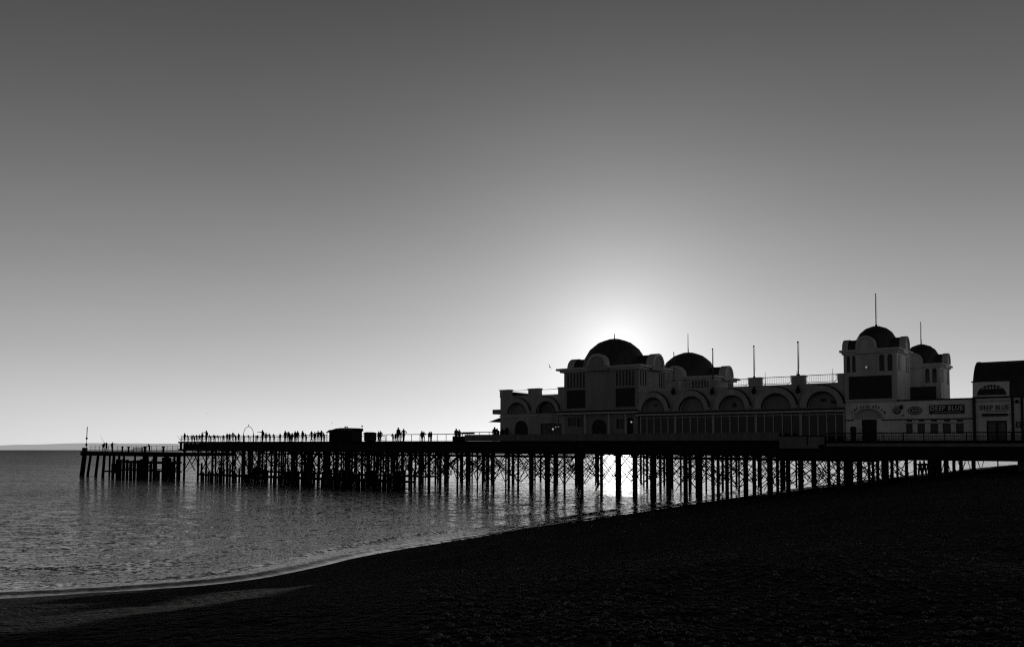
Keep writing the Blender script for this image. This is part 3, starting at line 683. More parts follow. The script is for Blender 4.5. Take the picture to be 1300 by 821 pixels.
mb = MB(); mb.T = front_face(Yf + .1); mb.panel([(a0, DZ), (a0 + .1, DZ), (a0 + .1, z1 - .12), (mid - .08, z1 - .12), (mid - .08, DZ), (mid + .08, DZ), (mid + .08, z1 - .12), (a1 - .1, z1 - .12), (a1 - .1, DZ), (a1, DZ), (a1, z1), (a0, z1)], [], -.1, .05); mb.build('door_frame', 'dark_board', caf)
mb = MB(); mb.T = Tf; q = rect(1248.5, 1280.5, 524.6, 527.8, Yf); mb.panel(q, [], .003, .35); mb.build('awning', 'dark_board', caf)
for px, w_ in ((1238, .12), (1286.8, .10), (1299, .1)):
    x = PX(px, Yf); mb = MB(); mb.T = Tf; mb.panel([(x - w_, DZ), (x + w_, DZ), (x + w_, zco - .01), (x - w_, zco - .01)], [], .003, .22); mb.build('pilaster', 'dark_board', caf)
x, z = P(1291.5, 509.8, Yf); mb = MB(); mb.lathe((x, Yf - .25, z - .15), [(.05, 0), (.16, .1), (.16, .25), (.03, .35)], 8); mb.box(x - .03, x + .03, Yf - .25, Yf - .003, z, z + .06); mb.build('lantern', 'dark_iron', caf)
q = rect(1290.8, 1297.2, 535, 542.8, Yf); x0, x1, z0, z1 = q[0][0], q[1][0], q[0][1], q[2][1]
t = thing('notice_frame', (x0, Yf, z0), 'small square framed notice on the white wall by the shore end', 'notice')
mb = MB(); mb.T = Tf; mb.panel(q, [[(x0 + .07, z0 + .07), (x1 - .07, z0 + .07), (x1 - .07, z1 - .07), (x0 + .07, z1 - .07)]], .003, .07); mb.build('frame', 'dark_board', t)
mb = MB(); mb.T = Tf; mb.panel([(x0 + .072, z0 + .072), (x1 - .072, z0 + .072), (x1 - .072, z1 - .072), (x0 + .072, z1 - .072)], [], .003, .03); mb.build('sheet', 'white_render', t)

# ---- signs
q = rect(1181, 1225.5, 513.5, 525, Yf); x0, x1, z0, z1 = q[0][0], q[1][0], q[0][1], q[2][1]
t = thing('sign', ((x0 + x1) / 2, Yf, z0), 'black DEEP BLUE sign board with pale letters on the flat roofed block', 'sign')
mb = MB(); mb.T = Tf; mb.panel(q, [], .003, .08); mb.build('board', 'dark_board', t)
h = z1 - z0
text_mesh('DEEP BLUE', x0 + .12, x1 - .12, z0 + h * .38, z0 + h * .88, front_face(Yf - .08), bold=.012).build('lettering', 'lettering_light', t)
mb = MB(); mb.T = front_face(Yf - .08); mb.panel([(x0 + .3, z0 + h * .17), (x1 - .3, z0 + h * .17), (x1 - .3, z0 + h * .21), (x0 + .3, z0 + h * .21)], [], .003, .02); mb.build('underline', 'lettering_light', t)
q = rect(1245, 1282, 514.0, 521.4, Yf); x0, x1, z0, z1 = q[0][0], q[1][0], q[0][1], q[2][1]
t = thing('sign', ((x0 + x1) / 2, Yf, z0), 'dark DEEP BLUE letters on the pale wall over the cafe doors', 'sign')
text_mesh('DEEP BLUE', x0, x1, z0 + .1, z1, Tf, bold=.016).build('lettering', 'lettering_dark', t)
mb = MB(); mb.T = Tf; mb.panel([(x0 + .5, z0 - .06), (x1 - .2, z0 - .06), (x1 - .2, z0), (x0 + .5, z0)], [], .003, .02); mb.build('underline', 'lettering_dark', t)
x, z = P(1161.6, 521, Yf); rx = (PX(1170.6, Yf) - PX(1152.8, Yf)) / 2; rz = .42
t = thing('sign', (x, Yf, z - rz), 'oval dark sign with a pale inner ring beside the black board', 'sign')
mb = MB(); mb.T = Tf; mb.panel(arch_pts(x, z, rx, 28, rz, 0, 2 * PI)[:-1], [], .003, .06); mb.build('plate', 'dark_board', t)
mb = MB(); mb.T = front_face(Yf - .06); mb.panel(arch_pts(x, z, rx * .84, 28, rz * .78, 0, 2 * PI)[:-1], [arch_pts(x, z, rx * .72, 28, rz * .62, 0, 2 * PI)[:-1]], .003, .02); mb.build('ring', 'lettering_light', t)
mb = MB(); mb.T = front_face(Yf - .06)
for i, k in enumerate((-.42, -.3, -.16, .0, .12, .28, .4)): mb.panel([(x + rx * k, z - .1), (x + rx * (k + .08), z - .1), (x + rx * (k + .08), z + .1 - .03 * (i % 2)), (x + rx * k, z + .1)], [], .003, .02)
mb.build('worn_lettering', 'lettering_light', t)
x, z = P(1138.6, 520.3, Yf); rx = .42
t = thing('sign', (x, Yf, z - rx), 'round worn emblem plate next to the entrance arch', 'sign')
mb = MB(); mb.T = Tf; mb.panel(arch_pts(x, z, rx, 24, rx, 0, 2 * PI)[:-1], [], .003, .03); mb.build('plate', 'worn_plate', t)
mb = MB(); mb.T = front_face(Yf - .03); mb.panel(arch_pts(x, z, rx * .95, 24, rx * .95, R(200), R(350)) + arch_pts(x, z, rx * .6, 24, rx * .6, R(200), R(350))[::-1], [], .003, .02)
mb.panel(arch_pts(x + .42, z + .28, .2, 14, .24, 0, 2 * PI)[:-1], [], .003, .02); mb.panel([(x - .2, z), (x + .15, z), (x + .15, z + .08), (x - .2, z + .08)], [], .003, .02)
mb.panel([(x + .45, z - .62), (x + .62, z - .62), (x + .66, z - .45), (x + .5, z - .5)], [], -.02, .02)
mb.build('emblem', 'lettering_dark', t)

# ---- flagpoles
def flagpole(px, y, ptop, pbase, lab, r=.055, knob=True, tip=0):
    x, z0 = P(px, pbase, y); x2, z1 = P(px + tip, ptop, y)
    t = thing('flagpole', (x, y, z0), lab, 'flagpole', 'flagpoles along the roofs')
    mb = MB(); mb.rod((x, y, z0), (x, y, z0 + (z1 - z0) * .5), r * 1.15, 7, r); mb.rod((x, y, z0 + (z1 - z0) * .5), (x, y, z1), r, 7, r * .7); mb.build('pole', 'pole_paint', t)
    mb = MB(); mb.lathe((x, y, z0 - .02), [(r * 2.6, 0), (r * 2.6, .08), (r * 1.3, .2)], 8); mb.build('base_plate', 'dark_iron', t)
    if knob:
        mb = MB(); mb.ball((x, y, z1), r * 1.6, 6); mb.build('finial', 'pole_paint', t)
        mb = MB(); mb.rod((x + .12, y, z1 - .25), (x + .12, y, z0 + .8), .012, 4); mb.rod((x, y, z1 - .25), (x + .12, y, z1 - .25), .015, 4); mb.rod((x, y, z0 + .8), (x + .12, y, z0 + .8), .015, 4); mb.build('halyard', 'pole_paint', t)
yb = Yf + .2
flagpole(855.6, yb, 447.5, 483.3, 'bare flagpole in front of the rear dome, on the block next to the big tower', .05)
flagpole(905.0, yb, 443, 481.8, 'bare flagpole on the second parapet block, shoreward of the rear dome', .06)
flagpole(957.5, yb, 439.5, 479.5, 'bare flagpole on the third parapet block, standing clear against the sky', .065)
flagpole(1013.6, yb, 434.3, 476.4, 'bare flagpole on the fourth parapet block, nearest the entrance tower', .07)
flagpole(873.6, Yf + 20.3 + dep / 2, 423.5, 450.8, 'flagpole on top of the rear dome', .06, False)
flagpole(1112.2, Yf + wS / 2, 373.5, 413.6, 'tallest flagpole, on the dome of the front entrance tower', .05, True)
flagpole(1169.3, Yf + 20.2 + wS / 2, 409.2, 443.4, 'slim flagpole on the dome of the rear entrance tower', .045, True)
for px, a, b, lab in ((971.6, 472.3, 491, 'thin aerial rod beside the middle crowd barrier'), (1057.4, 468.2, 488, 'thin aerial rod at the barrier nearest the entrance tower'), (1011.8, 470, 477, 'short aerial rod beside the fourth flagpole')):
    x, z0 = P(px, b, yb + .6); z1 = PZ(px, a, yb + .6)
    mb = MB(); mb.rod((x, yb + .6, z0), (x, yb + .6, z1), .035, 5, .02); mb.rod((x, yb + .6, z0), (x, yb + .6, z0 + .2), .08, 6)
    tag(mb.build('aerial_rod', 'pole_paint', base=(x, yb + .6, z0)), lab, 'aerial', 'aerial rods on the pavilion roof')
# ---- crowd barriers on the arcade roof
def barrier(px0, px1, t0, t1, lab):
    y = Yf + .75; x0, x1 = PX(px0, y), PX(px1, y); z0 = zpar + .14; zt_ = PZ((px0 + px1) / 2, (t0 + t1) / 2, y)
    t = thing('crowd_barrier', ((x0 + x1) / 2, y, z0), lab, 'barrier', 'crowd barriers on the arcade roof')
    r = .18; zb_ = z0 + .16
    pts = [(x0 + r, zb_), (x1 - r, zb_), (x1, zb_ + r), (x1, zt_ - r), (x1 - r, zt_), (x0 + r, zt_), (x0, zt_ - r), (x0, zb_ + r), (x0 + r, zb_)]
    mb = MB(); mb.path([(a, y, b) for a, b in pts], .035, 6); mb.build('frame', 'galvanised', t)
    n = int((x1 - x0) / .19); mb = MB()
    for i in range(1, n): x = x0 + (x1 - x0) * i / n; mb.rod((x, y, zb_), (x, y, zt_), .014, 4, caps=False)
    mb.build('bars', 'galvanised', t)
    for x in (x0 + .3, x1 - .3):
        mb = MB(); mb.rod((x, y, zb_), (x, y, z0 + .02), .03, 5); mb.rod((x, y - .28, z0 + .02), (x, y + .28, z0 + .02), .03, 5); mb.build('foot', 'galvanised', t)
barrier(925.5, 951, 481.8, 481, 'crowd barrier partly behind the rear tower eave')
barrier(968.6, 1005, 479.6, 477.5, 'crowd barrier between the third and fourth parapet blocks')
barrier(1024.5, 1064, 476.6, 474.5, 'crowd barrier closest to the entrance tower')
barrier(867, 899, 487, 486, 'crowd barrier in front of the rear dome tower')

# ================================================================== KIOSK, HUT, HOOP
yk = 3.2
kio = thing('kiosk', (PX(438, yk), yk, DZ), 'low dark kiosk with a rounded roof and porch on the pier deck', 'kiosk')
xk0, xk1 = PX(417.2, yk), PX(447, yk); zk = PZ(440, 543.2, yk); ze = PZ(415, 548.2, yk)
mb = MB(); mb.box(xk0 + .1, xk1, yk, yk + 2.1, DZ, ze + .25); mb.box(PX(424.5, yk), xk1, yk + .01, yk + 2.0, ze + .24, zk - .12); mb.build('wall', 'dark_iron', kio)
mb = MB(); mb.T = front_face(yk - .25)
mb.panel([(PX(414.6, yk), ze - .06), (PX(419, yk), ze - .02), (xk1 + .1, ze + .1), (xk1 + .1, zk - .05), (PX(442, yk), zk + .03), (PX(434, yk), zk + .03), (PX(427.5, yk), zk - .03), (PX(423, yk), zk - .22), (PX(419, yk), ze + .32)], [], -2.5, 0); mb.build('roof', 'timber', kio)
mb = MB(); mb.rod((PX(415, yk - .2), yk - .2, DZ), (PX(415, yk - .2), yk - .2, ze), .06, 6); mb.build('post', 'pole_paint', kio)
for px in (430, 434, 438, 442, 445.5):
    x = PX(px, yk - .28); mb = MB(); mb.box(x - .22, x + .22, yk - .30, yk - .252, ze + .2, zk - .2); mb.build('panel', 'grey_panel', kio)
for px in (438, 440.4):
    x = PX(px, yk + 1); mb = MB(); mb.rod((x, yk + 1, zk), (x, yk + 1, zk + .14), .05, 6); mb.ball((x, yk + 1, zk + .2), .13, 6); mb.build('vent', 'dark_iron', kio)
x = PX(459.5, yk + 1.9); yk_ = yk + 1.9; mb = MB(); mb.rod((x, yk_, zk - .1), (x, yk_, zk + .25), .03, 5); mb.box(x - .12, x + .12, yk_ - .1, yk_ + .1, zk + .25, zk + .4); mb.build('lamp', 'galvanised', kio)
hut = thing('hut', (PX(470, yk), yk, DZ), 'small dark hut with a curved roof beside the kiosk', 'hut')
xh0, xh1 = PX(461.8, yk), PX(471.5, yk); zh = PZ(470, 548.2, yk)
mb = MB(); mb.box(xh0 + .05, xh1 - .05, yk, yk + 1.1, DZ + .12, zh - .3); mb.build('wall', 'dark_iron', hut)
mb = MB(); mb.T = front_face(yk - .15); mb.panel(arch_pts((xh0 + xh1) / 2, zh - .33, (xh1 - xh0) / 2 + .05, 14, .34), [], -1.3, 0); mb.build('roof', 'timber', hut)
for px in (463, 466.5, 470.5): x = PX(px, yk); mb = MB(); mb.box(x - .1, x + .1, yk + .1, yk + 1.0, DZ, DZ + .12); mb.build('foot', 'timber', hut)
yh = 4.0
t = thing('hoop_arch', (PX(315.3, yh), yh, DZ), 'thin hooped metal arch with a spike on top over the pier deck', 'arch')
xa, xb = PX(309, yh), PX(321.6, yh); zt_ = PZ(315, 541.3, yh); r = (xb - xa) / 2
pts = [(xa, yh, DZ)] + [(p[0], yh, p[1]) for p in arch_pts((xa + xb) / 2, zt_ - r, r, 18)[::-1]] + [(xb, yh, DZ)]
mb = MB(); mb.path(pts, .045, 6); mb.build('hoop', 'pole_paint', t)
mb = MB(); mb.rod(((xa + xb) / 2, yh, zt_), ((xa + xb) / 2, yh, zt_ + .5), .07, 6, .02); mb.build('finial', 'dark_iron', t)
for xx_ in (xa, xb): mb = MB(); mb.box(xx_ - .07, xx_ + .07, yh - .07, yh + .07, DZ, zt_ - r + .1); mb.build('leg', 'pole_paint', t)
# long flat canopy on posts and a domed bin
yl = 1.6
t = thing('table_canopy', (PX(590, yl), yl, DZ), 'low dark flat canopy by the ramp wall near the pavilion', 'canopy')
z1, z0 = PZ(590, 548.2, yl), PZ(590, 550.8, yl); xa, xb = PX(585.5, yl), PX(594.5, yl)
mb = MB(); mb.T = front_face(yl); mb.panel([(xa, z0), (xb, z0), (xb, z1 - .1), (xb - .3, z1), (xa + .5, z1), (xa, z1 - .12)], [], -1.4, .2); mb.build('canopy', 'timber', t)
for x in (xa + .2, xb - .2): mb = MB(); mb.rod((x, yl, DZ), (x, yl, z0), .05, 6); mb.build('leg', 'dark_iron', t)
x = PX(1083.5, 1.6)
mb = MB(); zt_ = PZ(1083.5, 541.2, 1.6); mb.lathe((x, 1.6, DZ), [(.24, 0), (.28, .9), (.32, zt_ - DZ - .3), (.3, zt_ - DZ - .12), (.15, zt_ - DZ)], 14)
tag(mb.build('litter_bin', 'dark_board', base=(x, 1.6, DZ), smooth=True), 'round domed dark bin on the deck before the entrance arch', 'bin')

# ================================================================== PEOPLE
def person_mesh(name, pose):
    J = {}; E = []
    J['pel'] = (0, 0, .96, .155, .115); J['wa'] = (0, 0, 1.12, .14, .105); J['ch'] = (0, 0, 1.30, .175, .12); J['nk'] = (0, 0, 1.47, .062, .06)
    J['hd'] = (0, -.015, 1.60, .092, .10); J['ht'] = (0, -.005, 1.71, .07, .08)
    E += [('pel', 'wa'), ('wa', 'ch'), ('ch', 'nk'), ('nk', 'hd'), ('hd', 'ht')]
    sp = {'stand': .0, 'walk': .24, 'lean': .0, 'point': .03, 'photo': .05, 'akimbo': .06}[pose]
    for s, n in ((-1, 'l'), (1, 'r')):
        fwd = -sp * s
        J['hp' + n] = (.095 * s, 0, .90, .10, .10); J['kn' + n] = (.11 * s, fwd * .6 - .01, .50, .068, .068); J['an' + n] = (.115 * s, fwd, .09, .045, .05); J['to' + n] = (.125 * s, fwd - .17, .035, .038, .04)
        E += [('pel', 'hp' + n), ('hp' + n, 'kn' + n), ('kn' + n, 'an' + n), ('an' + n, 'to' + n)]
        sh = (.195 * s, .0, 1.41)
        el, ha = (.245 * s, .03, 1.13), (.25 * s, -.05, .87)
        if pose == 'walk': el, ha = (.24 * s, .10 * s, 1.14), (.23 * s, .10 * s - .1, .90)
        if pose == 'lean': el, ha = (.22 * s, -.2, 1.12), (.12 * s, -.42, 1.08)
        if pose == 'point' and s < 0: el, ha = (-.42, -.08, 1.38), (-.68, -.15, 1.42)
        if pose == 'photo': el, ha = (.26 * s, -.22, 1.28), (.08 * s, -.32, 1.55)
        if pose == 'akimbo': el, ha = (.42 * s, .06, 1.16), (.2 * s, -.06, 1.02)
        J['sh' + n] = sh + (.075, .075); J['el' + n] = el + (.05, .05); J['ha' + n] = ha + (.036, .036)
        d = Vector(ha) - Vector(el); d.normalize(); J['fi' + n] = tuple(Vector(ha) + d * .13) + (.028, .028)
        E += [('ch', 'sh' + n), ('sh' + n, 'el' + n), ('el' + n, 'ha' + n), ('ha' + n, 'fi' + n)]
    if pose == 'lean':
        for k in ('ch', 'nk', 'hd', 'ht', 'shl', 'shr'):
            j = list(J[k]); j[1] -= (j[2] - .96) * .3; J[k] = tuple(j)
    keys = list(J); ix = {k: i for i, k in enumerate(keys)}
    me = bpy.data.meshes.new(name); me.from_pydata([J[k][:3] for k in keys], [(ix[a], ix[b]) for a, b in E], [])
    ob = bpy.data.objects.new(name, me); col.objects.link(ob)
    mo = ob.modifiers.new('s', 'SKIN'); mo.use_smooth_shade = True
    for i, k in enumerate(keys):
        sv = me.skin_vertices[0].data[i]; sv.radius = J[k][3:]; sv.use_root = (k == 'pel')
    sb = ob.modifiers.new('d', 'SUBSURF'); sb.levels = 1; sb.render_levels = 1
    dg = bpy.context.evaluated_depsgraph_get(); out = bpy.data.meshes.new_from_object(ob.evaluated_get(dg)); out.name = name
    bpy.data.objects.remove(ob); out.materials.clear(); out.materials.append(MAT['cloth'])
    return out
PM = {p: person_mesh('person_' + p, p) for p in ('stand', 'walk', 'lean', 'point', 'photo', 'akimbo')}
def person(px, y, z, pose, turn, label, group, scale=1.0, ground=None):
    o = bpy.data.objects.new('person', PM[pose]); col.objects.link(o)
    if ground is None:
        o.location = M @ Vector((PX(px, y), y, z))
    else: o.location = ground
    o.rotation_euler = (0, 0, RZ + R(turn)); o.scale = (scale * rng.uniform(1.12, 1.3), scale * 1.15, scale)
    tag(o, label, 'person', group)
    return o
G1 = 'people on the landing stage'; G2 = 'people along the pier head railing'; G3 = 'people between the hut and the pavilion'
person(131.6, 2.0, LZ, 'lean', 60, 'shorter person at the left of the trio on the landing stage, head bowed', G1, 1.04)
ang = person(135.4, 1.6, LZ, 'photo', -60, 'person holding a fishing rod on the landing stage', G1, 1.14)
person(142.6, 1.6, LZ, 'point', 180, 'broad person with one arm raised, on the landing stage', G1, 1.16)
person(190.0, 6.0, LZ, 'lean', 0, 'lone person near the stout bollard on the landing stage', G1, .98)
deckpeople = [
 (234.3, 'stand', 0, 1.05, 'bulky person nearest the seaward end of the upper deck'),
 (238.8, 'lean', 0, .85, 'short person just behind the bulky one at the seaward end'),
 (243.6, 'stand', 40, .84, 'short person third from the seaward end of the upper deck'),
 (249.8, 'lean', 20, .86, 'person leaning on the rail, fourth from the seaward end'),
 (256.6, 'stand', 0, 1.06, 'person close beside the tallest figure, on its seaward side'),
 (261.9, 'point', 0, 1.30, 'tallest figure near the seaward end, one elbow stuck out'),
 (272.0, 'lean', 30, .86, 'person bending low on the shoreward side of the tallest figure'),
 (277.0, 'lean', -20, .78, 'small bent figure between the tallest figure and the trio by the hoop'),
 (288.2, 'stand', 0, .98, 'first of the three figures huddled on the seaward side of the hooped arch'),
 (291.3, 'stand', 60, .95, 'middle one of the three figures huddled near the hooped arch'),
 (295.6, 'walk', 0, 1.06, 'tallest of the three figures huddled near the hooped arch'),
 (302.9, 'stand', 0, .96, 'single person standing right beside the hooped arch'),
 (333.2, 'point', 0, 1.28, 'tall person with an arm stretched out toward the hooped arch'),
 (337.6, 'stand', 20, .98, 'person tucked behind the one with outstretched arm'),
 (342.7, 'lean', 0, .93, 'short person second behind the one with outstretched arm'),
 (362.0, 'stand', 0, 1.16, 'tallest of the tight group of four midway to the kiosk'),
 (365.6, 'stand', 70, 1.08, 'second of the tight group of four midway to the kiosk'),
 (368.2, 'lean', 0, 1.02, 'third of the tight group of four, leaning forward'),
 (370.8, 'stand', 0, .95, 'shortest of the tight group of four, on its kiosk side'),
 (374.6, 'stand', 0, 1.12, 'taller of a pair standing next to the group of four'),
 (377.7, 'stand', 90, 1.12, 'second of a pair standing next to the group of four'),
 (384.1, 'stand', 0, 1.14, 'person alone midway between the pair and the kiosk'),
 (395.4, 'walk', 0, 1.10, 'first of the four figures nearest the kiosk, farthest from it'),
 (399.6, 'stand', 0, 1.0, 'shorter second of the four figures nearest the kiosk'),
 (403.8, 'stand', 45, 1.12, 'third of the four figures nearest the kiosk'),
 (408.0, 'akimbo', 0, 1.14, 'figure with elbows out standing nearest the kiosk porch'),
 (246.6, 'lean', -40, .82, 'person bowed over the rail between the third and fourth from the seaward end'),
 (253.2, 'lean', 50, .88, 'person hunched at the rail just seaward of the pair with the tallest figure'),
 (266.8, 'lean', -10, .84, 'person bowed over the rail right behind the tallest figure'),
 (284.0, 'lean', 25, .80, 'low bowed figure on the seaward side of the huddle of three by the hoop'),
 (299.0, 'lean', 0, .84, 'bowed figure between the huddle of three and the single person at the hoop'),
 (326.5, 'lean', 60, .74, 'small bowed figure between the hooped arch and the one with outstretched arm'),
 (316.0, 'lean', -30, .80, 'low figure leaning on the rail under the hooped arch'),
 (348.0, 'lean', 10, .86, 'figure leaning on the rail between the outstretched arm and the tight group of four'),
 (355.5, 'stand', 0, .90, 'figure just seaward of the tight group of four'),
 (411.5, 'lean', 0, .88, 'bowed figure squeezed between the elbows-out figure and the kiosk porch'),
 (388.6, 'lean', 0, .86, 'bowed figure just kiosk side of the lone person midway to the kiosk')]
for i, (px, pose, tu, s, lab) in enumerate(deckpeople):
    person(px, 1.0 + (i * 7 % 5) * .25, DZ, pose, tu, lab, G2, s * .93)
for px, pose, tu, s, lab in [
 (480.8, 'stand', 0, .92, 'first of the pair beside the small hut, close to its wall'),
 (483.2, 'walk', 0, .94, 'second of the pair beside the small hut'),
 (499.0, 'lean', 0, .72, 'child bending by the railing next to the tall figure'),
 (502.3, 'stand', 0, .72, 'child standing upright against the tall figure by the railing'),
 (505.6, 'stand', 0, 1.22, 'tallest figure at the railing between the hut and the ramp'),
 (509.0, 'lean', -60, .9, 'figure bending between two taller ones at the railing'),
 (512.4, 'akimbo', 0, 1.10, 'figure with elbows out on the pavilion side of the railing trio'),
 (535.6, 'stand', 0, .92, 'first of a close couple midway along the open railing'),
 (537.6, 'lean', 60, .86, 'second of a close couple midway along the open railing'),
 (545.6, 'stand', 30, .86, 'rounder figure by the railing beyond the close couple'),
 (547.6, 'stand', -30, .84, 'figure pressed against the rounder one by the railing'),
 (579.2, 'stand', 0, 1.06, 'taller of the two figures on the ramp by the low canopy'),
 (583.0, 'walk', 0, .98, 'shorter of the two figures on the ramp by the low canopy'),
 (628.0, 'stand', 0, 1.14, 'figure standing under the awning edge at the pavilion end wall'),
 (632.4, 'lean', 0, 1.02, 'figure leaning beside the pavilion end wall'),
 (638.0, 'stand', 40, 1.02, 'figure in front of the corner of the pavilion'),
 (643.3, 'walk', 0, 1.14, 'figure before the pavilion wall, seaward of its arched door'),]:
    person(px, 1.0, DZ, pose, tu, lab, G3, s)
# fishing rod held by the angler
x, y = PX(135.4, 1.6), 1.6
t = thing('fishing_rod', (x - .1, 1.35, LZ + 1.35), 'long thin fishing rod held up over the landing stage rail', 'fishing rod')
xe_, ze_ = P(127, 552, 1.1)
mb = MB(); mb.rod((x + .15, 1.4, LZ + 1.0), (x - .15, 1.3, LZ + 1.6), .03, 5); mb.build('handle', 'cloth', t)
mb = MB(); mb.rod((x - .15, 1.3, LZ + 1.6), (xe_, 1.1, ze_), .03, 5, .015); mb.build('rod', 'pole_paint', t)

for px0, py0, px1, py1, lab in ((229.5, 559, 224.6, 552.3, 'fishing rod sticking out past the seaward end of the upper deck'), (247, 559, 243.5, 551.5, 'fishing rod propped on the rail near the seaward end'), (268, 559.5, 271, 551.8, 'fishing rod propped on the rail by the bent figures'), (281, 559.5, 278, 551.6, 'fishing rod propped on the rail seaward of the trio by the hoop')):
    x0, z0 = P(px0, py0, .35); x1, z1 = P(px1, py1, .1); z0 = max(z0, DZ)
    t = thing('fishing_rod', (x0, .35, z0), lab, 'fishing rod', 'fishing rods propped on the upper rail')
    mb = MB(); mb.rod((x0, .35, z0), (x0 * .7 + x1 * .3, .27, z0 * .7 + z1 * .3), .04, 5); mb.build('handle', 'cloth', t)
    mb = MB(); mb.rod((x0 * .7 + x1 * .3, .27, z0 * .7 + z1 * .3), (x1, .1, z1), .03, 5, .015); mb.build('rod', 'pole_paint', t)
# gulls
def gull(px, py, dist, span, roll, yaw, lab):
    d = ray(px, py).normalized(); c = Vector((0, 0, EYE)) + d * dist
    mb = MB(); s = span
    n = 8; prof = [(-.26, .012), (-.2, .03), (-.08, .062), (.05, .075), (.15, .055), (.21, .04), (.27, .035), (.33, .008)]
    vs = []; fs = []
    for a, r in prof:
        for i in range(8): q = 2 * PI * i / 8; vs.append((r * math.cos(q) * s, a * s, r * .9 * math.sin(q) * s))
    for k in range(len(prof) - 1):
        for i in range(8): j = (i + 1) % 8; fs.append((k * 8 + i, k * 8 + j, (k + 1) * 8 + j, (k + 1) * 8 + i))
    mb.add(vs, fs)
    for sg in (-1, 1):
        mb.add([(sg * .04 * s, .12 * s, .04 * s), (sg * .3 * s, .17 * s, .13 * s), (sg * .62 * s, .02 * s, .06 * s), (sg * .3 * s, -.0 * s, .12 * s), (sg * .04 * s, -.07 * s, .03 * s)], [(0, 1, 3, 4), (1, 2, 3)])
    mb.add([(-.03 * s, -.24 * s, 0), (.03 * s, -.24 * s, 0), (.07 * s, -.36 * s, 0), (-.07 * s, -.36 * s, 0)], [(0, 1, 2, 3)])
    me = bpy.data.meshes.new('gull'); me.from_pydata(mb.v, [], mb.f); me.materials.append(MAT['feather'])
    o = bpy.data.objects.new('gull', me); col.objects.link(o); o.location = c; o.rotation_euler = (R(8), R(roll), R(yaw)); tag(o, lab, 'gull', 'gulls in flight')
gull(698, 465.5, 92, .62, 62, 35, 'gull banking steeply in the sky beside the biggest dome')
gull(421.6, 537, 120, .62, -58, 10, 'gull flying low just above the kiosk porch')
gull(263, 524.5, 170, .35, 20, 60, 'tiny far gull over the seaward end of the pier')

# ================================================================== BEACH, SEA, HILLS
SH = [(-400, -60), (-160, 10), (-60, 28), (-32, 29.5), (-21, 32.2), (-15.2, 34.4), (-11.3, 36.9), (-9.2, 41.5), (-8.0, 45.5), (-5.05, 50.8), (2.9, 63.5), (13.1, 80), (25.1, 99.4), (45, 132), (73, 160), (140, 195), (320, 250), (900, 420)]
for _ in range(2):
    q = [SH[0]]
    for a, b in zip(SH, SH[1:]): q += [(a[0] * .75 + b[0] * .25, a[1] * .75 + b[1] * .25), (a[0] * .25 + b[0] * .75, a[1] * .25 + b[1] * .75)]
    SH = q + [SH[-1]]
SHA = np.array(SH)
def shore_dist(X, Y):
    """signed distance from the water's edge, positive on the beach"""
    best = np.full(X.shape, 1e18); sgn = np.ones(X.shape)
    for (ax, ay), (bx, by) in zip(SHA[:-1], SHA[1:]):
        dx, dy = bx - ax, by - ay; L2 = dx * dx + dy * dy
        t = np.clip(((X - ax) * dx + (Y - ay) * dy) / L2, 0, 1)
        ex, ey = X - ax - t * dx, Y - ay - t * dy; d = ex * ex + ey * ey
        m = d < best; cr = dx * (Y - ay) - dy * (X - ax)
        best = np.where(m, d, best); sgn = np.where(m, np.where(cr < 0, 1.0, -1.0), sgn)
    return np.sqrt(best) * sgn
def polar(r, az):
    RR, AA = np.meshgrid(r, az, indexing='ij'); return RR * np.sin(AA), RR * np.cos(AA)
LASTUSED = {}
def put_attr(o, name, v):
    a_ = o.data.attributes.new(name, 'FLOAT', 'POINT'); a_.data.foreach_set('value', v.reshape(-1)[LASTUSED['v']].astype(np.float32))
def grid_mesh(name, X, Y, Z, m, keep=None, attr=None):
    nr, na = X.shape; idx = np.arange(nr * na).reshape(nr, na)
    q = np.stack([idx[:-1, :-1], idx[:-1, 1:], idx[1:, 1:], idx[1:, :-1]], -1).reshape(-1, 4)
    if keep is not None:
        k = keep.reshape(-1); q = q[k[q].any(1)]
    co = np.stack([X, Y, Z], -1).reshape(-1, 3)
    used = np.unique(q); mp = np.full(len(co), -1); mp[used] = np.arange(len(used)); co = co[used]; q = mp[q]
    me = bpy.data.meshes.new(name); me.vertices.add(len(co)); me.vertices.foreach_set('co', co.astype(np.float32).ravel())
    me.loops.add(q.size); me.loops.foreach_set('vertex_index', q.ravel().astype(np.int32))
    me.polygons.add(len(q)); me.polygons.foreach_set('loop_start', np.arange(0, q.size, 4, dtype=np.int32)); me.polygons.foreach_set('loop_total', np.full(len(q), 4, dtype=np.int32))
    me.polygons.foreach_set('use_smooth', np.ones(len(q), dtype=bool)); me.update(calc_edges=True); me.validate()
    LASTUSED['v'] = used
    if attr: a_ = me.attributes.new(attr[0], 'FLOAT', 'POINT'); a_.data.foreach_set('value', attr[1].reshape(-1)[used].astype(np.float32))
    me.materials.append(m); o = bpy.data.objects.new(name, me); col.objects.link(o); o['kind'] = 'structure'
    return o
def vnoise(X, Y, s, seed):
    """smooth value noise"""
    r = np.random.default_rng(seed); T = r.random((256, 256))
    x, y = X / s, Y / s; xi, yi = np.floor(x).astype(int), np.floor(y).astype(int); fx, fy = x - xi, y - yi
    fx, fy = fx * fx * (3 - 2 * fx), fy * fy * (3 - 2 * fy)
    g = lambda a, b: T[a % 256, b % 256]
    return (g(xi, yi) * (1 - fx) + g(xi + 1, yi) * fx) * (1 - fy) + (g(xi, yi + 1) * (1 - fx) + g(xi + 1, yi + 1) * fx) * fy - .5

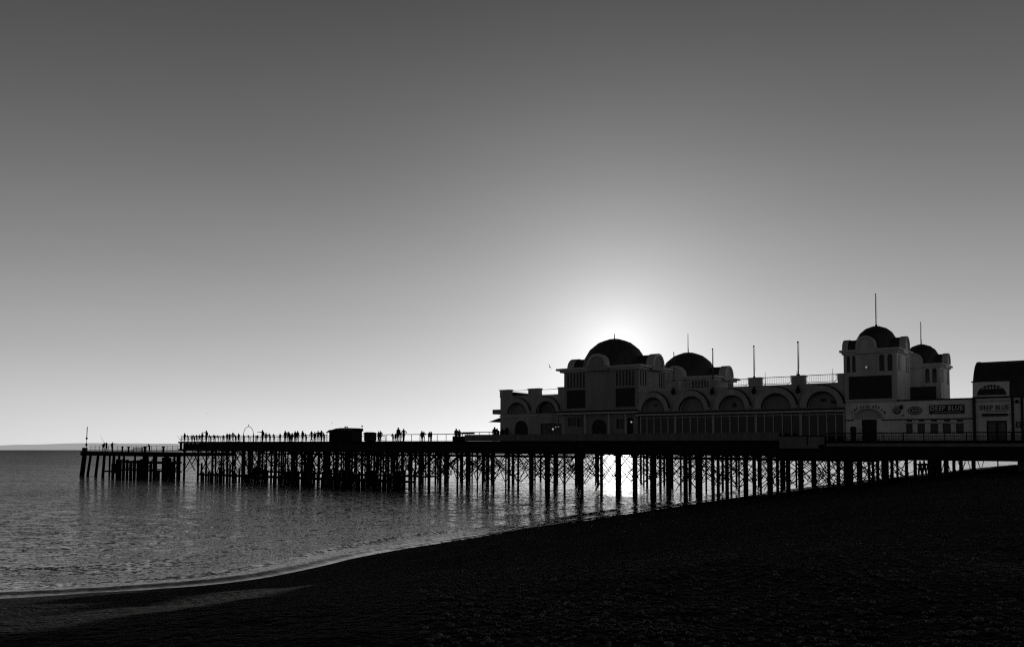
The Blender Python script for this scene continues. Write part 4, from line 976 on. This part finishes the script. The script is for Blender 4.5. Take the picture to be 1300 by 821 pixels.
def profile(s):
    z = np.where(s < 0, .16 * s, .134 * s)
    top = 3.55 + .45 * (1 - np.exp(-np.maximum(s - 26.5, 0) / 14.0))
    return np.maximum(np.where(s > 26.5, top, z), -3.0)
# beach
mb_ = bpy.data.materials.new('shingle'); mb_.use_nodes = True; nt = mb_.node_tree; bs = nt.nodes['Principled BSDF']
bs.inputs['Roughness'].default_value = .9; bs.inputs['Specular IOR Level'].default_value = .04
tc = nt.nodes.new('ShaderNodeTexCoord')
vo = nt.nodes.new('ShaderNodeTexVoronoi'); vo.inputs['Scale'].default_value = 14; nt.links.new(tc.outputs['Object'], vo.inputs['Vector'])
vo2 = nt.nodes.new('ShaderNodeTexVoronoi'); vo2.inputs['Scale'].default_value = 5; nt.links.new(tc.outputs['Object'], vo2.inputs['Vector'])
sx = nt.nodes.new('ShaderNodeSeparateColor'); nt.links.new(vo.outputs['Color'], sx.inputs['Color'])
rp = nt.nodes.new('ShaderNodeValToRGB'); e = rp.color_ramp.elements
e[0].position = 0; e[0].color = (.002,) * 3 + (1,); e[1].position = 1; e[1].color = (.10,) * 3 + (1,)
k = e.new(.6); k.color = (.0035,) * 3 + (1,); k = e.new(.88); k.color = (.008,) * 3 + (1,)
nt.links.new(sx.outputs['Red'], rp.inputs['Fac'])
nz = nt.nodes.new('ShaderNodeTexNoise'); nz.inputs['Scale'].default_value = .35; nz.inputs['Detail'].default_value = 5; nt.links.new(tc.outputs['Object'], nz.inputs['Vector'])
mr = nt.nodes.new('ShaderNodeMapRange'); mr.inputs[1].default_value = .3; mr.inputs[2].default_value = .7; mr.inputs[3].default_value = .5; mr.inputs[4].default_value = 1.3
nt.links.new(nz.outputs['Fac'], mr.inputs['Value'])
mx = nt.nodes.new('ShaderNodeMix'); mx.data_type = 'RGBA'; mx.blend_type = 'MULTIPLY'; mx.inputs['Factor'].default_value = 1
nt.links.new(rp.outputs['Color'], mx.inputs['A']); nt.links.new(mr.outputs['Result'], mx.inputs['B']); nt.links.new(mx.outputs['Result'], bs.inputs['Base Color'])
ad = nt.nodes.new('ShaderNodeMath'); ad.operation = 'MULTIPLY_ADD'; ad.inputs[1].default_value = 2.2; nt.links.new(vo2.outputs['Distance'], ad.inputs[0]); nt.links.new(vo.outputs['Distance'], ad.inputs[2])
bp = nt.nodes.new('ShaderNodeBump'); bp.inputs['Strength'].default_value = 1; bp.inputs['Distance'].default_value = .08; bp.invert = True
nt.links.new(ad.outputs['Value'], bp.inputs['Height']); nt.links.new(bp.outputs['Normal'], bs.inputs['Normal'])
r = np.concatenate([np.geomspace(.5, 9, 40)[:-1], 6160 / np.linspace(6160 / 9 * .27, 8, 420) * .27 / .27 if False else np.geomspace(9, 700, 420)])
X, Y = polar(r, np.linspace(R(-100), R(100), 420))
S = shore_dist(X, Y)
Z = profile(S) + (vnoise(X, Y, 3.1, 1) * .16 + vnoise(X, Y, .9, 2) * .07 + vnoise(X, Y, .33, 3) * .035) * np.clip(S / 6, .05, 1) + vnoise(X, Y, 9, 4) * .2 * np.clip((S - 4) / 10, 0, 1)
Z += .07 * np.sin(S * .9) * np.clip(S / 5, 0, 1) * np.clip((24 - S) / 8, 0, 1)
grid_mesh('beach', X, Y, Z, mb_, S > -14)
# loose stones lying on the shingle
ns = 7000; az_ = rng.uniform(R(-6), R(34), ns); dd_s = 7.5 + 30 * rng.random(ns) ** 1.6
px_s, py_s = dd_s * np.sin(az_), dd_s * np.cos(az_); ss = shore_dist(px_s, py_s); ok_ = ss > 2.0; px_s, py_s, ss = px_s[ok_], py_s[ok_], ss[ok_]; ns = len(px_s)
zz_s = profile(ss) + (vnoise(px_s, py_s, 3.1, 1) * .16 + vnoise(px_s, py_s, .9, 2) * .07 + vnoise(px_s, py_s, .33, 3) * .035) * np.clip(ss / 6, .05, 1) + vnoise(px_s, py_s, 9, 4) * .2 * np.clip((ss - 4) / 10, 0, 1) + .07 * np.sin(ss * .9) * np.clip(ss / 5, 0, 1) * np.clip((24 - ss) / 8, 0, 1)
bmi = bmesh.new(); bmesh.ops.create_icosphere(bmi, subdivisions=1, radius=1); ico = np.array([v.co[:] for v in bmi.verts]); icf = np.array([[v.index for v in f.verts] for f in bmi.faces]); bmi.free()
rad = rng.uniform(.012, .035, ns) * (1 + .8 * (rng.random(ns) > .95)); a_s = rng.uniform(0, PI, ns)
sh3 = np.stack([rad * rng.uniform(.9, 1.6, ns), rad, rad * rng.uniform(.45, .8, ns)], 1)
loc = ico[None] * sh3[:, None] * (1 + rng.uniform(-.13, .13, (ns, len(ico), 1)))
ca, sa = np.cos(a_s)[:, None], np.sin(a_s)[:, None]
vx = loc[..., 0] * ca - loc[..., 1] * sa + px_s[:, None]; vy = loc[..., 0] * sa + loc[..., 1] * ca + py_s[:, None]; vz = loc[..., 2] + zz_s[:, None] + .012
vv = np.stack([vx, vy, vz], -1).reshape(-1, 3); ff = (icf[None] + (np.arange(ns) * len(ico))[:, None, None]).reshape(-1, 3)
me = bpy.data.meshes.new('stones'); me.from_pydata(vv.tolist(), [], ff.tolist())
for p in me.polygons: p.use_smooth = True
ta = me.attributes.new('tone', 'FLOAT', 'POINT'); ta.data.foreach_set('value', np.repeat(rng.random(ns) ** 1.8, len(ico)).astype(np.float32))
mst = bpy.data.materials.new('stone'); mst.use_nodes = True; nt = mst.node_tree; bs = nt.nodes['Principled BSDF']; bs.inputs['Roughness'].default_value = .6; bs.inputs['Specular IOR Level'].default_value = .25
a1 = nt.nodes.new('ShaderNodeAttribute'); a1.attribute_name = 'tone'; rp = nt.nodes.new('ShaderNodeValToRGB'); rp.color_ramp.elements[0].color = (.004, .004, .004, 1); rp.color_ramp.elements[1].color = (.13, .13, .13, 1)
nt.links.new(a1.outputs['Fac'], rp.inputs['Fac']); nt.links.new(rp.outputs['Color'], bs.inputs['Base Color']); me.materials.append(mst)
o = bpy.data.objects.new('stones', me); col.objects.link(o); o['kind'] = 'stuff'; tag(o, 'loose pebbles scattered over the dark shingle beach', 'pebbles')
# sea
WAVE = dict(k1=.95, k2=1.35, k3=.3)
ms = bpy.data.materials.new('sea_water'); ms.use_nodes = True; nt = ms.node_tree; bs = nt.nodes['Principled BSDF']
bs.inputs['Base Color'].default_value = (.012, .012, .012, 1); bs.inputs['Roughness'].default_value = .07; bs.inputs['IOR'].default_value = 2.3
tc = nt.nodes.new('ShaderNodeTexCoord')
def wnoise(sx_, sy_, rot, det):
    mp = nt.nodes.new('ShaderNodeMapping'); mp.inputs['Scale'].default_value = (sx_, sy_, 1); mp.inputs['Rotation'].default_value = (0, 0, R(rot)); nt.links.new(tc.outputs['Object'], mp.inputs['Vector'])
    n = nt.nodes.new('ShaderNodeTexNoise'); n.inputs['Scale'].default_value = 1; n.inputs['Detail'].default_value = det; n.inputs['Roughness'].default_value = .6; nt.links.new(mp.outputs['Vector'], n.inputs['Vector']); return n
n1 = wnoise(1.3, 2.0, 8, 4); n2 = wnoise(4.2, 6.0, -14, 4); n3 = wnoise(.07, .22, 5, 4)
sh_ = nt.nodes.new('ShaderNodeAttribute'); sh_.attribute_name = 'glare_mask'; sh_.attribute_type = 'GEOMETRY'; 
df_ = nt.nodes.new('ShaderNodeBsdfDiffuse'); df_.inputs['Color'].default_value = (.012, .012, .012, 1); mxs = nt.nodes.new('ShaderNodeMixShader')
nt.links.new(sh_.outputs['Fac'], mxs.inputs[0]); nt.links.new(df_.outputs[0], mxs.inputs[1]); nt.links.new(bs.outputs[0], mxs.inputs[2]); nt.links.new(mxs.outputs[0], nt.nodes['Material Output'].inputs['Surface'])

at = nt.nodes.new('ShaderNodeAttribute'); at.attribute_name = 'chop'; at.attribute_type = 'GEOMETRY'
def vm(op, a, b):
    n = nt.nodes.new('ShaderNodeVectorMath'); n.operation = op
    for i, v in enumerate((a, b)):
        if isinstance(v, tuple): n.inputs[i].default_value = v
        else: nt.links.new(v, n.inputs[i])
    return n
def tilt(nz, k): return vm('MULTIPLY', vm('SUBTRACT', nz.outputs['Color'], (.5, .5, .5)).outputs[0], (k, k, 0)).outputs[0]
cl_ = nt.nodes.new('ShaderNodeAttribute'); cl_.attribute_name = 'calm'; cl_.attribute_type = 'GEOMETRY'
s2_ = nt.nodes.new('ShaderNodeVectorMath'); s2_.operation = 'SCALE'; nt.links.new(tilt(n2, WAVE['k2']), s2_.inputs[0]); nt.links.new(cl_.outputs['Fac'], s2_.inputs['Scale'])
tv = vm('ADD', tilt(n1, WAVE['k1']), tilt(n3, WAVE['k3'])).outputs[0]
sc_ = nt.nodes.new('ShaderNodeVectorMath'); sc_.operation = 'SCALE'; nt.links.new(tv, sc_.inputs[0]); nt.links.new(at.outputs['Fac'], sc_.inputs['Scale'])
gp = nt.nodes.new('ShaderNodeNewGeometry')
nn = nt.nodes.new('ShaderNodeVectorMath'); nn.operation = 'NORMALIZE'; nt.links.new(vm('ADD', vm('ADD', gp.outputs['Normal'], sc_.outputs[0]).outputs[0], s2_.outputs[0]).outputs[0], nn.inputs[0])
nt.links.new(nn.outputs[0], bs.inputs['Normal'])
r = np.concatenate([np.geomspace(14, 220, 560)[:-1], np.geomspace(220, 4600, 40)])
X, Y = polar(r, np.linspace(R(-75), R(75), 620))
S = shore_dist(X, Y); D = np.hypot(X, Y)
fade = np.clip((170 - D) / 120, 0, 1)
Z = np.zeros_like(X)
for lam, amp, ang_, ph in ((5.2, .012, 70, 0), (3.4, .012, 95, 1.3), (2.1, .012, 60, 2.1), (1.3, .008, 110, .4), (7.9, .015, 82, 3.0)):
    wob = vnoise(X, Y, lam * 3, int(lam * 10)) * 5
    Z += amp * np.sin(2 * PI / lam * (X * math.cos(R(ang_)) + Y * math.sin(R(ang_))) + ph + wob)
Z += vnoise(X, Y, 1.1, 21) * .02
Z *= fade * np.clip(-S / 14, .06, 1)
wv = vnoise(X, Y, 14, 31)
for s0, h, w in ((-1.3, .10, .35), (-3.6 , .2, .5), (-9.5, .11, 1.6)):      # low swells rolling onto the shingle
    q = S - s0 + wv * (1.2 + abs(s0) * .25)
    Z += h * np.exp(-(q / w) ** 2) * np.clip(.55 + vnoise(X, Y, 11, 41 + int(-s0)) * 1.5, 0, 1.3)
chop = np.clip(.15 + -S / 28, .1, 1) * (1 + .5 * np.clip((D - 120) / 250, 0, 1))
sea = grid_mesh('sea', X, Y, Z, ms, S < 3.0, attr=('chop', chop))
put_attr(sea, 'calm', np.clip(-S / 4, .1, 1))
# sun-side glare painted into the reflectivity: dimmed to the left and far out
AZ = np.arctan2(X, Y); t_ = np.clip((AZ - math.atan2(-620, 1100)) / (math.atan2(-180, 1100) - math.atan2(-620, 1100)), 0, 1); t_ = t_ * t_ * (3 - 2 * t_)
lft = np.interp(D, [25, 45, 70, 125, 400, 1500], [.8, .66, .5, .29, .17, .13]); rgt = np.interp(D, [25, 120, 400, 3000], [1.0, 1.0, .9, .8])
put_attr(sea, 'glare_mask', lft * (1 - t_) + rgt * t_)
# foam along the water's edge
mf = bpy.data.materials.new('foam'); mf.use_nodes = True; nt = mf.node_tree; bs = nt.nodes['Principled BSDF']
bs.inputs['Base Color'].default_value = (.75, .75, .75, 1); bs.inputs['Roughness'].default_value = .35
n = 260; L = np.concatenate([[0], np.cumsum(np.hypot(*np.diff(SHA, axis=0).T))]); tt = np.linspace(L[np.argmin(np.hypot(SHA[:, 0] + 7, SHA[:, 1] - 47))], L[np.argmin(np.hypot(SHA[:, 0] - 45, SHA[:, 1] - 132))], n)
wwin = np.clip(np.minimum(np.arange(n), n - 1 - np.arange(n)) / 40, 0, 1)
fx, fy = np.interp(tt, L, SHA[:, 0]), np.interp(tt, L, SHA[:, 1]); tx, ty = np.gradient(fx), np.gradient(fy); ln = np.hypot(tx, ty); nx, ny = -ty / ln, tx / ln
rf = np.random.default_rng(5); wid = np.interp(tt, tt[::6], rf.uniform(-.2, .9, len(tt[::6]))); off = np.interp(tt, tt[::9], rf.uniform(-.3, .3, len(tt[::9])))
vs = []; fs = []
for i in range(n):
    w_ = (max(0.0, wid[i]) + .02) * wwin[i] + .002; o_ = off[i] * .6 * wwin[i] - .5 * (1 - wwin[i])
    for k, sgn in enumerate((0, .5, 1)):
        d_ = .1 + o_ + w_ * sgn; zz = (.03 + max(0, -d_) * .134 + (.04 if k == 1 else .004)) 
        vs.append((fx[i] + nx[i] * d_, fy[i] + ny[i] * d_, zz + max(0, .06 - d_ * .05)))
for i in range(n - 1):
    for k in range(2): fs.append((i * 3 + k, i * 3 + k + 1, i * 3 + k + 4, i * 3 + k + 3))
me = bpy.data.meshes.new('foam'); me.from_pydata(vs, [], fs); me.materials.append(mf)
for p in me.polygons: p.use_smooth = True
o = bpy.data.objects.new('foam', me); col.objects.link(o); o['kind'] = 'stuff'; tag(o, 'thin broken line of foam where the sea meets the shingle', 'foam')
# far low coast across the water, its sea haze painted in as emission
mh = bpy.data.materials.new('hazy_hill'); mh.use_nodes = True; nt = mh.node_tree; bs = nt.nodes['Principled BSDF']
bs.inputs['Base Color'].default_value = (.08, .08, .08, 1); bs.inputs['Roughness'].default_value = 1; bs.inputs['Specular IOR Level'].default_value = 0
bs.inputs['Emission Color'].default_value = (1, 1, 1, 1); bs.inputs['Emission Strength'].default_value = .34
az = np.linspace(R(-50), R(40), 260); dd_ = 4500
pxs = np.array([-600, -200, 0, 30, 60, 90, 120, 160, 228, 300, 420, 560, 700, 900, 1200, 1600]); pys = np.array([570, 567.5, 564.9, 564.2, 563.4, 562.5, 561.9, 562.2, 562.6, 562.4, 563.2, 562.8, 563.5, 564.6, 567, 570.5])
hh = np.maximum((HOR - np.interp(650 + 1100 * np.tan(az), pxs, pys)) / 1100, 0) * dd_ * 1.0 + 5.0
hh += vnoise(az * 1000, az * 0, 14, 51) * 2.5
X = np.stack([(dd_ + k) * np.sin(az) for k in (0, 120, 500, 900)]); Y = np.stack([(dd_ + k) * np.cos(az) for k in (0, 120, 500, 900)])
Z = np.stack([az * 0 - 2, hh * .25, hh, hh * .4])
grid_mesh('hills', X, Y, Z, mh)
# couple walking on the shingle under the pier
def ground_at(px, dist):
    d = ray(px, 600); d = Vector((d.x, d.y, 0)).normalized(); p = d * dist
    z = float(profile(shore_dist(np.array([p.x]), np.array([p.y])))[0]); return Vector((p.x, p.y, z))
for px, dst, pose, tu, lab in ((1168.3, 88, 'akimbo', 20, 'person with elbows out walking on the shingle under the pier, left of the couple'), (1173.6, 88.6, 'walk', 200, 'person walking on the shingle under the pier, right of the couple')):
    g = ground_at(px, dst); person(px, 0, 0, pose, tu, lab, 'couple on the beach under the pier', 1.0, ground=g)

# ================================================================== LIGHT AND SKY
SKY = dict(fall=11.4, hor=.745, floor=.006, npow=.12, back=.36, w1=3.6, a1=.54, w2=11, a2=.165)
SUN_EL, SUN_AZ = R(6.6), math.atan2(785 - 650, 1100)
sl = bpy.data.lights.new('sun', 'SUN'); sl.energy = 2.0; sl.angle = R(.53); sl.color = (1, .985, .96)
so = bpy.data.objects.new('sun', sl); col.objects.link(so)
sd = Vector((math.sin(SUN_AZ) * math.cos(SUN_EL), math.cos(SUN_AZ) * math.cos(SUN_EL), math.sin(SUN_EL)))
so.rotation_euler = (-sd).to_track_quat('-Z', 'Y').to_euler(); so.location = (0, 0, 60)
wd = bpy.data.worlds.new('World'); scene.world = wd; wd.use_nodes = True; nt = wd.node_tree; nt.nodes.clear()
out = nt.nodes.new('ShaderNodeOutputWorld'); bg = nt.nodes.new('ShaderNodeBackground'); nt.links.new(bg.outputs[0], out.inputs[0])
sky = nt.nodes.new('ShaderNodeTexSky'); sky.sky_type = 'NISHITA'; sky.sun_disc = False; sky.sun_elevation = SUN_EL; sky.sun_rotation = SUN_AZ
sky.air_density = 1; sky.dust_density = 1; sky.ozone_density = 1
def math_(op, a, b=None, c=None, clamp=False):
    n = nt.nodes.new('ShaderNodeMath'); n.operation = op; n.use_clamp = clamp
    for i, v in enumerate((a, b, c)):
        if v is None: continue
        if isinstance(v, (int, float)): n.inputs[i].default_value = v
        else: nt.links.new(v, n.inputs[i])
    return n.outputs[0]
bw = nt.nodes.new('ShaderNodeRGBToBW'); nt.links.new(sky.outputs[0], bw.inputs[0])
# the sky's own light, printed in black and white: deep tone overhead and behind the camera, pale haze low down, glare round the sun
geo = nt.nodes.new('ShaderNodeTexCoord')
nrm = nt.nodes.new('ShaderNodeVectorMath'); nrm.operation = 'NORMALIZE'; nt.links.new(geo.outputs['Generated'], nrm.inputs[0])
xyz = nt.nodes.new('ShaderNodeSeparateXYZ'); nt.links.new(nrm.outputs[0], xyz.inputs[0])
dot = nt.nodes.new('ShaderNodeVectorMath'); dot.operation = 'DOT_PRODUCT'; nt.links.new(nrm.outputs[0], dot.inputs[0]); dot.inputs[1].default_value = sd
cg = math_('MINIMUM', dot.outputs['Value'], 0.999999)
g = math_('ARCCOSINE', cg)                                           # angle from the sun
el = math_('ARCSINE', math_('MAXIMUM', xyz.outputs['Z'], 0.0))       # elevation
def expo(x, width, amp): return math_('MULTIPLY', math_('EXPONENT', math_('MULTIPLY', x, -1.0 / R(width))), amp)
base = math_('ADD', expo(el, SKY['fall'], SKY['hor']), SKY['floor'])
nish = math_('POWER', math_('MULTIPLY', math_('MULTIPLY', bw.outputs[0], 0.1), 1.6), SKY['npow'])
base = math_('MULTIPLY', base, math_('MINIMUM', nish, 1.35))
mr = nt.nodes.new('ShaderNodeMapRange'); mr.interpolation_type = 'SMOOTHSTEP'
mr.inputs[1].default_value = -.55; mr.inputs[2].default_value = .36; mr.inputs[3].default_value = SKY['back']; mr.inputs[4].default_value = 1.0
dot2 = nt.nodes.new('ShaderNodeVectorMath'); dot2.operation = 'DOT_PRODUCT'; nt.links.new(nrm.outputs[0], dot2.inputs[0]); dot2.inputs[1].default_value = (math.sin(R(45)), math.cos(R(45)), 0)
nt.links.new(dot2.outputs['Value'], mr.inputs[0])
base = math_('MULTIPLY', base, mr.outputs[0])
glow = math_('ADD', expo(g, SKY['w1'], SKY['a1']), expo(g, SKY['w2'], SKY['a2']))
hz = nt.nodes.new('ShaderNodeTexNoise'); hz.inputs['Scale'].default_value = 3.0; hz.inputs['Detail'].default_value = 5; hmap = nt.nodes.new('ShaderNodeMapping'); hmap.inputs['Scale'].default_value = (1, 1, 5)
nt.links.new(nrm.outputs[0], hmap.inputs['Vector']); nt.links.new(hmap.outputs[0], hz.inputs['Vector'])            # faint uneven haze
base = math_('MULTIPLY', base, math_('ADD', math_('MULTIPLY', hz.outputs['Fac'], .10), .95))
tot = math_('ADD', base, glow)
nt.links.new(tot, bg.inputs['Color']); bg.inputs['Strength'].default_value = 1.0
